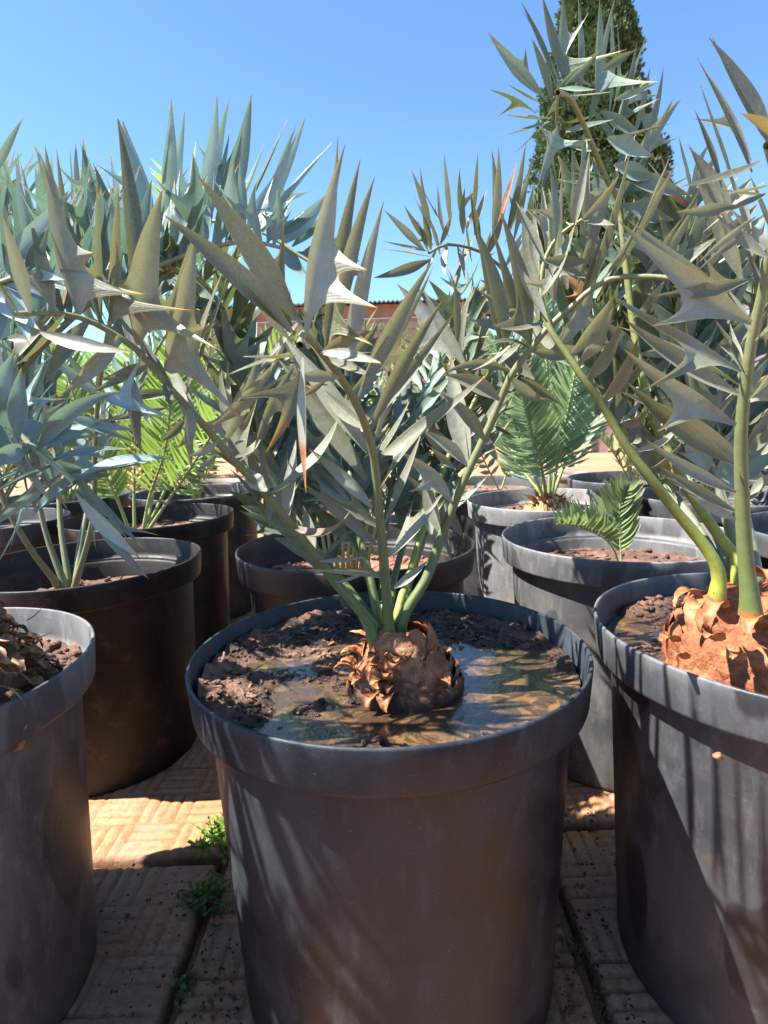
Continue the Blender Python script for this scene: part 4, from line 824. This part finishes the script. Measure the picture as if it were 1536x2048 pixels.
# ---------------------------------------------------------------- small loose pots on the red earth
def small_pot(x,y,r,h,label,m):
    p=thing('plant_tub',(x,y,-.04),label,'plant pot'); a=Acc(); off=V((x,y,-.04))
    lathe(a,[(0,.003),(r*.78,.003),(r*.8,0),(r*.96,h*.88)],40,.003,x); a.v=[q+off for q in a.v]; a.build('pot_body',m,p)
    a=Acc(); lathe(a,[(r*.955,h*.87),(r*1.01,h*.875),(r*1.03,h),(r*.98,h+.002),(r*.95,h*.9),(r*.85,h*.55),(0,h*.55)],40,.003,x); a.v=[q+off for q in a.v]; a.build('rim_band',m,p)
terra=simple('terracotta',[(.42,.13,.06),(.55,.20,.10)],9,.75,.001)
brownp=simple('brown_grey_plastic',[(.17,.12,.10),(.26,.20,.17)],6,.6,.001)
small_pot(.80,4.6,.11,.40,'small black pot on red earth, left of two grey ones behind the mint cycad',M['pot'])
small_pot(1.15,4.5,.155,.46,'grey bucket-shaped pot on the red earth behind the mint cycad',M['pot_grey'])
small_pot(1.46,4.7,.14,.44,'brown grey pot on the red earth right beside the mint cycad',brownp)
small_pot(4.05,9.2,.17,.34,'orange terracotta pot far back on the red earth below the block wall',terra)
small_pot(.17,3.9,.16,.48,'brown tub standing on the earth behind the centre cycad',brownp)
small_pot(-1.2,4.4,.2,.5,'brown grey tub on the earth behind the bright green cycad',brownp)
# ---------------------------------------------------------------- weeds in the joints
def weed(c,label,cat,n,L,kind,m,seed,name='weed'):
    R_=random.Random(seed); a=Acc(); c=V(c)
    for i in range(n):
        t=R_.uniform(0,6.28); e=R_.uniform(.25,1.45); l=L*R_.uniform(.4,1)
        d=V((math.cos(t)*math.cos(e),math.sin(t)*math.cos(e),math.sin(e))); b=c+V((R_.uniform(-.012,.012),R_.uniform(-.012,.012),0)); tp=b+d*l+V((0,0,-l*.15*math.cos(e)))
        if kind=='grass': blade(a,b,tp,.003,V((-d.y,d.x,.5)),bend=V((0,0,l*.2)),seg=6,lo=True,tipl=.05)
        else:
            tube(a,[b,b.lerp(tp,.5)+V((0,0,l*.1)),tp],[.0008,.0007,.0005],5)
            for k in range(9):
                q=.25+.75*k/9; p=b.lerp(tp,q)+V((0,0,l*.1*math.sin(math.pi*q)))
                dd=V([R_.gauss(0,1) for _ in range(3)]).normalized(); dd=(dd+d*.5).normalized(); ll=.010*R_.uniform(.7,1.3)
                for z in (-.5,0,.5):
                    d2=(dd+V((-dd.y,dd.x,0))*z*1.3).normalized(); blade(a,p,p+d2*ll,.0042,V((R_.gauss(0,.5),-.4,1)),seg=3,lo=True,tipl=.01)
    return tag(a.build(name,m,None,loc=c),label,cat)
wg=leaf_mat('weed_sunlit',(.20,.40,.07),(.28,.48,.10),(.22,.42,.08),(.5,.8,.15),.4,spots=0)
wd=leaf_mat('weed_shaded',(.08,.20,.05),(.14,.26,.07),(.10,.22,.05),(.3,.5,.1),.3,spots=0)  # darker copy of the weed leaf, shade of the joints put into the colour
def gp(px,py): return on_plane(px,py,-.02)
weed(gp(436,1700),'bright green leafy weed lit by sun against the centre pot','weed',60,.085,'leaf',wg,1)
weed(gp(405,1712),'thin yellow-green sprig with a bud on the sunny paving joint','weed',9,.075,'grass',wg,2)
weed(gp(410,1815),'dark feathery weed in the shaded joint left of the centre pot','weed',60,.07,'leaf',wd,3)
weed(gp(372,1992),'small parsley-like weed low in the joint near the bottom edge','weed',20,.038,'leaf',wd,4)
weed(gp(1152,1925),'tuft of grass in the joint between the centre and right pots','grass tuft',34,.06,'grass',wd,5,'grass_tuft')
weed(gp(1198,2010),'few straggly grass blades nearest the bottom in the right joint','grass tuft',12,.045,'grass',wd,6,'grass_tuft')
weed(gp(1190,1650),'sparse grass at the sunlit paving joint behind the right pot','grass tuft',10,.05,'grass',wg,7,'grass_tuft')
# soil crumbs spilled on the paving
a=Acc(); R_=random.Random(5)
for i in range(1800):
    if R_.random()<.6: p=on_plane(R_.gauss(1180,60),R_.uniform(1620,2048),.0)
    else: p=on_plane(R_.choice((R_.uniform(200,450),R_.gauss(440,30))),R_.uniform(1650,2048),.0)
    if math.hypot(p.x,p.y-.904)<.26 or math.hypot(p.x-.624,p.y-.871)<.26: continue
    chunk(a,p+V((0,0,.001)),.0008+.0034*R_.random()**4,R_)
tag(a.build('spilled_soil',M['soil_wet'],None),'dark soil crumbs scattered over the paving between the pots','soil',None,'stuff')
# debris stuck on the pots and mud
def chip(px,py,Y,s,label,m,cat='bark chip',name='bark_chip'):
    a=Acc(); R2_=random.Random(px); p=at(px,py,Y)
    chunk(a,p,s,R2_); chunk(a,p+V((s*.7,0,-s*.6)),s*.6,R2_); tag(a.build(name,m,None,loc=p),label,cat)
chip(1434,1511,.610,.008,'orange bark fragment stuck on the side of the right-hand pot',M['husk'])
a=Acc(); R_=random.Random(8)
for i in range(260):
    t=R_.uniform(0,6.28); rr=R_.uniform(.10,.27); X,Y=rr*math.cos(t),.904+rr*math.sin(t); z=hz_main(X,Y)
    if z<ZS+.002: continue
    d=V((R_.gauss(0,1),R_.gauss(0,1),R_.gauss(0,.25))).normalized(); l=R_.uniform(.004,.02)**1; w_=R_.uniform(.0008,.003); s_=d.cross(V((0,0,1))).normalized()*w_
    b=V((X,Y,z+.0025)); rows=[[b+d*l*(k/3-.5)+s_*u+V((0,0,.0012*(1-u*u)+.001*math.sin(k*2))) for u in (-1,0,1)] for k in range(4)]; a.grid(rows)
tag(a.build('bark_mulch',simple('mulch_strips',[(.05,.025,.015),(.20,.10,.06),(.36,.24,.16)],40,.6,.001),None,loc=(0,.904,ZS)),'thin bark and fibre shreds strewn over the mud in the centre pot','mulch',None,'stuff')
# ---------------------------------------------------------------- buildings, walls, bench
def brick_mat(name,c1,c2,mort,bw=.40,bh=.20):
    m,nt,b,out=mat(name); co=coord(nt); mp=N(nt,'ShaderNodeMapping'); mp.inputs['Rotation'].default_value=(math.radians(90),0,0); nt.links.new(co,mp.inputs[0])
    cmb=N(nt,'ShaderNodeSeparateXYZ'); nt.links.new(co,cmb.inputs[0]); c2_=N(nt,'ShaderNodeCombineXYZ'); nt.links.new(mth(nt,'ADD',cmb.outputs[0],cmb.outputs[1]),c2_.inputs[0]); nt.links.new(cmb.outputs[2],c2_.inputs[1])
    br=N(nt,'ShaderNodeTexBrick'); br.inputs['Scale'].default_value=1; br.inputs['Brick Width'].default_value=bw; br.inputs['Row Height'].default_value=bh; br.inputs['Mortar Size'].default_value=.012
    br.inputs['Color1'].default_value=(*c1,1); br.inputs['Color2'].default_value=(*c2,1); br.inputs['Mortar'].default_value=(*mort,1); nt.links.new(c2_.outputs[0],br.inputs['Vector'])
    n=noise_n(nt,1.5,7,.7,co); c=mixc(nt,.28,br.outputs[0],ramp(nt,n.outputs[0],[(.3,(.22,.16,.14)),(.7,(.62,.52,.46))]).outputs[0])
    nt.links.new(c,b.inputs['Base Color']); b.inputs['Roughness'].default_value=.9; bump(nt,b,br.outputs['Fac'],-.01,.6); return m
bm=brick_mat('mauve_block',(.30,.25,.235),(.26,.22,.21),(.16,.125,.115)); bm2=brick_mat('beige_block',(.50,.40,.33),(.43,.35,.30),(.26,.20,.16))
rust=simple('rusty_red_fascia',[(.20,.10,.065),(.29,.16,.10)],3,.8,.0); tin=simple('corrugated_iron',[(.10,.11,.12),(.22,.22,.22)],3,.5,.0)
bd=thing('brick_building',(-.3,16.2,0),'low mauve block building with a corrugated roof edge and rusty orange fascia','building')
z_w=at(790,636,16).z; z_f=at(790,611,16).z; xl,xr=-5.4,at(975,640,16).x
a=Acc(); a.box((.5*(xl+xr),19,z_w/2-.05),(.5*(xr-xl),3,z_w/2+.05)); a.build('wall',bm,bd,smooth=False)
a=Acc(); a.box((.5*(xl+xr),15.86,.5*(z_w+z_f)),(.5*(xr-xl)+.15,.1,.5*(z_f-z_w)-.003)); a.build('fascia',rust,bd,smooth=False)
a=Acc(); rows=[]
for yy,zz in ((15.6,z_f+.02),(22.3,z_f+.9)):
    for th_ in (0,.03): rows.append([V((xl-.3+ (xr-xl+.6)*k/400, yy, zz+th_+.022*math.sin(k*1.25))) for k in range(401)])
a.grid([rows[1],rows[0],rows[2],rows[3],rows[1]]); a.build('roof',tin,bd)
bw_=thing('block_wall',(5,20,0),'long beige block wall behind the bench and the red earth','wall')
ztop=at(1400,676,20).z; a=Acc(); a.box((.5*(at(960,700,20).x+at(1448,700,20).x),20.1,ztop/2-.05),(.5*(at(1448,700,20).x-at(960,700,20).x),.1,ztop/2+.05)); a.build('wall',bm2,bw_,smooth=False)
a=Acc(); a.box((.5*(at(960,700,20).x+at(1448,700,20).x),20.1,ztop+.03),(.5*(at(1448,700,20).x-at(960,700,20).x)+.03,.14,.028)); a.build('coping',bm2,bw_,smooth=False)
white=simple('white_painted_sheet',[(.62,.64,.66),(.76,.77,.78)],2,.6,0); red=simple('red_trim',[(.36,.05,.05),(.46,.08,.07)],4,.6,0)
wb=thing('white_building',(14,24,0),'white sheet-clad building with red trim lines at the right edge','building')
x0=at(1432,700,24).x; zt=at(1500,650,24).z; a=Acc(); a.box((x0+6,27,zt/2-.05),(6,3,zt/2+.05)); a.build('wall',white,wb,smooth=False)
for zz,hh in ((zt+.06,.16),(at(1500,762,24).z,.06),(at(1500,705,24).z,.04)): a=Acc(); a.box((x0+6,23.97,zz),(6.1,.06,hh)); a.build('red_trim',red,wb,smooth=False)
a=Acc(); a.box((x0+.1,23.95,zt/2),(.10,.07,zt/2)); a.build('corner_post',red,wb,smooth=False)
wood=simple('bleached_wood',[(.42,.30,.22),(.58,.46,.36)],14,.8,.002)
be=thing('wooden_bench',(5.3,12.6,-.04),'pale wooden trestle bench on the red earth in front of the block wall','bench')
xa,xb=at(1100,850,12.6).x,at(1217,850,12.6).x; zs_=at(1190,846,12.6).z
a=Acc(); a.box(((xa+xb)/2,12.75,zs_),((xb-xa)/2,.28,.05)); a.build('seat',wood,be,smooth=False)
for x_ in (xa+.15,xb-.12):
    for y_ in (12.55,12.95): a=Acc(); a.box((x_,y_,(zs_-.05-.04)/2-.002),(.085,.06,(zs_-.05+.04)/2-.002)); a.build('leg',wood,be,smooth=False)
a=Acc(); a.box((xb-.12,12.75,zs_*.45),(.03,.135,.05)); a.build('brace',wood,be,smooth=False)
# ---------------------------------------------------------------- cypress, shrubs, bougainvillea
def crown_mat(name,c1,c2,c3):
    m,nt,b,out=mat(name); co=coord(nt); n=noise_n(nt,1.1,5,.7,co); n2=noise_n(nt,14,3,.7,co)
    c=ramp(nt,n.outputs[0],[(.34,c1),(.5,c2),(.68,c3)]).outputs[0]; c=mixc(nt,ramp(nt,n2.outputs[0],[(.4,g(0)),(.7,g(.5))]).outputs[0],c,c3)
    nt.links.new(c,b.inputs['Base Color']); b.inputs['Roughness'].default_value=.7
    tr=N(nt,'ShaderNodeBsdfTranslucent'); nt.links.new(c,tr.inputs[0]); mx=N(nt,'ShaderNodeMixShader'); mx.inputs[0].default_value=.2
    nt.links.new(b.outputs[0],mx.inputs[1]); nt.links.new(tr.outputs[0],mx.inputs[2]); nt.links.new(mx.outputs[0],out.inputs[0]); return m
cyp=thing('cypress_tree',(9.2,27,0),'tall broad dark green cypress rising behind the block wall','tree')
R_=random.Random(3); a=Acc(); YC=27.0; mpp=YC/F
prof_c=[(760,1095,1400),(640,1080,1395),(520,1062,1392),(430,1055,1383),(340,1062,1352),(240,1072,1325),(150,1098,1313),(90,1112,1305),(30,1125,1288),(-40,1140,1262),(-130,1165,1240),(-200,1185,1215)]
def cyl(z):
    for k in range(len(prof_c)-1):
        p0,p1=prof_c[k],prof_c[k+1]; z0,z1=at(1225,p0[0],YC).z,at(1225,p1[0],YC).z
        if z0<=z<=z1:
            q=(z-z0)/(z1-z0); l=at(p0[1]*(1-q)+p1[1]*q,p0[0]*(1-q)+p1[0]*q,YC).x; r=at(p0[2]*(1-q)+p1[2]*q,p0[0]*(1-q)+p1[0]*q,YC).x
            r-=.028*YC; return (l+r)/2,(r-l)/2*.97
    return None
zb,zt_=at(1225,760,YC).z,at(1225,-200,YC).z
nclump=1150
for i in range(nclump):
    z=zb+(zt_-zb)*R_.random()**1.15; cc=cyl(z)
    if not cc: continue
    x_,rr=cc; t=R_.uniform(0,6.28) ; 
    if math.sin(t)>.45 and R_.random()<.7: t=-t
    rad=rr*(.90+.22*noise.noise(V((math.cos(t)*2.4,math.sin(t)*2.4,z*.9))))-.1
    c=V((x_+rad*math.cos(t),YC+rad*math.sin(t),z)); o=V((math.cos(t),math.sin(t),.9)).normalized(); s=R_.uniform(.45,.9)
    for k in range(95):
        d=(o*.8+V([R_.gauss(0,.75) for _ in range(3)])).normalized(); b=c+d*s*R_.uniform(.1,.6)*(1-.0*k); l=R_.uniform(.10,.20)
        u=(d+V((0,0,.8))+V([R_.gauss(0,.3) for _ in range(3)])).normalized(); sdv=u.cross(V([R_.gauss(0,1) for _ in range(3)])).normalized()*l*.30
        a.quad(b-sdv*.5,b+u*l*.5-sdv,b+u*l,b+u*l*.45+sdv)
cr_m=crown_mat('cypress_foliage',(.028,.065,.022),(.048,.095,.030),(.080,.13,.040)); a.build('crown',cr_m,cyp,smooth=False)
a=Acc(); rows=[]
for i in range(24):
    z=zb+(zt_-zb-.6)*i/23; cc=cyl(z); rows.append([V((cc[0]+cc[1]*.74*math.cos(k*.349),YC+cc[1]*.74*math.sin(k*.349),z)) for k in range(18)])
a.grid(rows,closed=True); a.build('shade_core',simple('cypress_inner',[(.012,.02,.008),(.03,.045,.015)],2,.95,.0),cyp)  # solid dark core, shade between the foliage clumps put into its colour
a=Acc(); tube(a,[V((9.6,27,-.05)),V((9.6,27,2)),V((9.6,27,5))],[.32,.26,.2],12); a.build('trunk',simple('cypress_bark',[(.10,.06,.04),(.2,.13,.09)],6,.9,.01),cyp)
def bush(name,x,y,w_,h,label,m,seed,nc=130,cat='bush',ls=.05,z0=0):
    R_=random.Random(seed); a=Acc()
    for i in range(nc):
        t,q=R_.uniform(0,6.28),R_.random(); zz=h*(.12+.82*R_.random()); rr=w_*math.sqrt(max(0.02,1-(zz/h-.45)**2*2.6))*(.55+.45*q)
        c=V((x+rr*math.cos(t),y+rr*math.sin(t),z0+zz))
        for k in range(26):
            d=V([R_.gauss(0,1) for _ in range(3)]).normalized(); b=c+d*R_.uniform(.02,.16)*w_; u=V([R_.gauss(0,1) for _ in range(3)]).normalized(); s_=u.cross(d).normalized()*ls*.4
            a.quad(b-s_*.3,b+u*ls*.5-s_,b+u*ls,b+u*ls*.5+s_)
    t_=thing(name,(x,y,0),label,cat); a.build('foliage',m,t_,smooth=False)
    a=Acc()
    for k in range(7):
        t=R_.uniform(0,6.28); tube(a,[V((x,y,-.04)),V((x+.3*w_*math.cos(t),y+.3*w_*math.sin(t),z0+h*.4)),V((x+.6*w_*math.cos(t),y+.6*w_*math.sin(t),z0+h*.8))],[.03,.02,.01],6)
    a.build('stems',M['husk_tan'],t_); return t_
gm=crown_mat('grey_shrub_leaves',(.20,.24,.17),(.30,.34,.24),(.40,.42,.32)); dg=crown_mat('dark_tree_leaves',(.03,.06,.02),(.06,.10,.03),(.10,.14,.05))
bush('shrub',-1.35,8.2,.62,1.25,'grey-green feathery shrub far back, left of the brick building corner',gm,1,150)
bush('shrub',-3.6,9.5,1.1,1.5,'dark green shrub far back at the left behind the cycads',dg,2,160,ls=.08)
bush('tree',at(1390,640,30).x,30,1.4,at(1390,600,30).z,'small dark tree behind the wall, right of the cypress',dg,4,200,'tree',.16)
pk=crown_mat('bougainvillea_bracts',(.55,.03,.22),(.70,.05,.32),(.80,.15,.45))
bt=thing('bougainvillea',(at(1497,700,22).x,22,0),'bougainvillea sprig with magenta flowers above the white building at the right edge','bush')
a=Acc(); R_=random.Random(9); c0=at(1497,608,22)
for k in range(150):
    b=c0+V((R_.gauss(0,.16),R_.gauss(0,.1),R_.gauss(0,.09))); u=V([R_.gauss(0,1) for _ in range(3)]).normalized(); s_=u.cross(V((0,1,.3))).normalized()*.035; a.quad(b-s_*.3,b+u*.04-s_,b+u*.08,b+u*.04+s_)
a.build('flowers',pk,bt,smooth=False)
a=Acc()
for k in range(5):
    tube(a,crom([V((bt.location.x+.2*k-.4,22,-.04)),V((bt.location.x+.1*k-.1,22.1,2)),c0+V((.1*k-.2,0,-.6)),c0+V((.08*k-.16,0,0))],14),[.03-.002*i for i in range(14)],6)
a.build('stems',M['husk_tan'],bt)
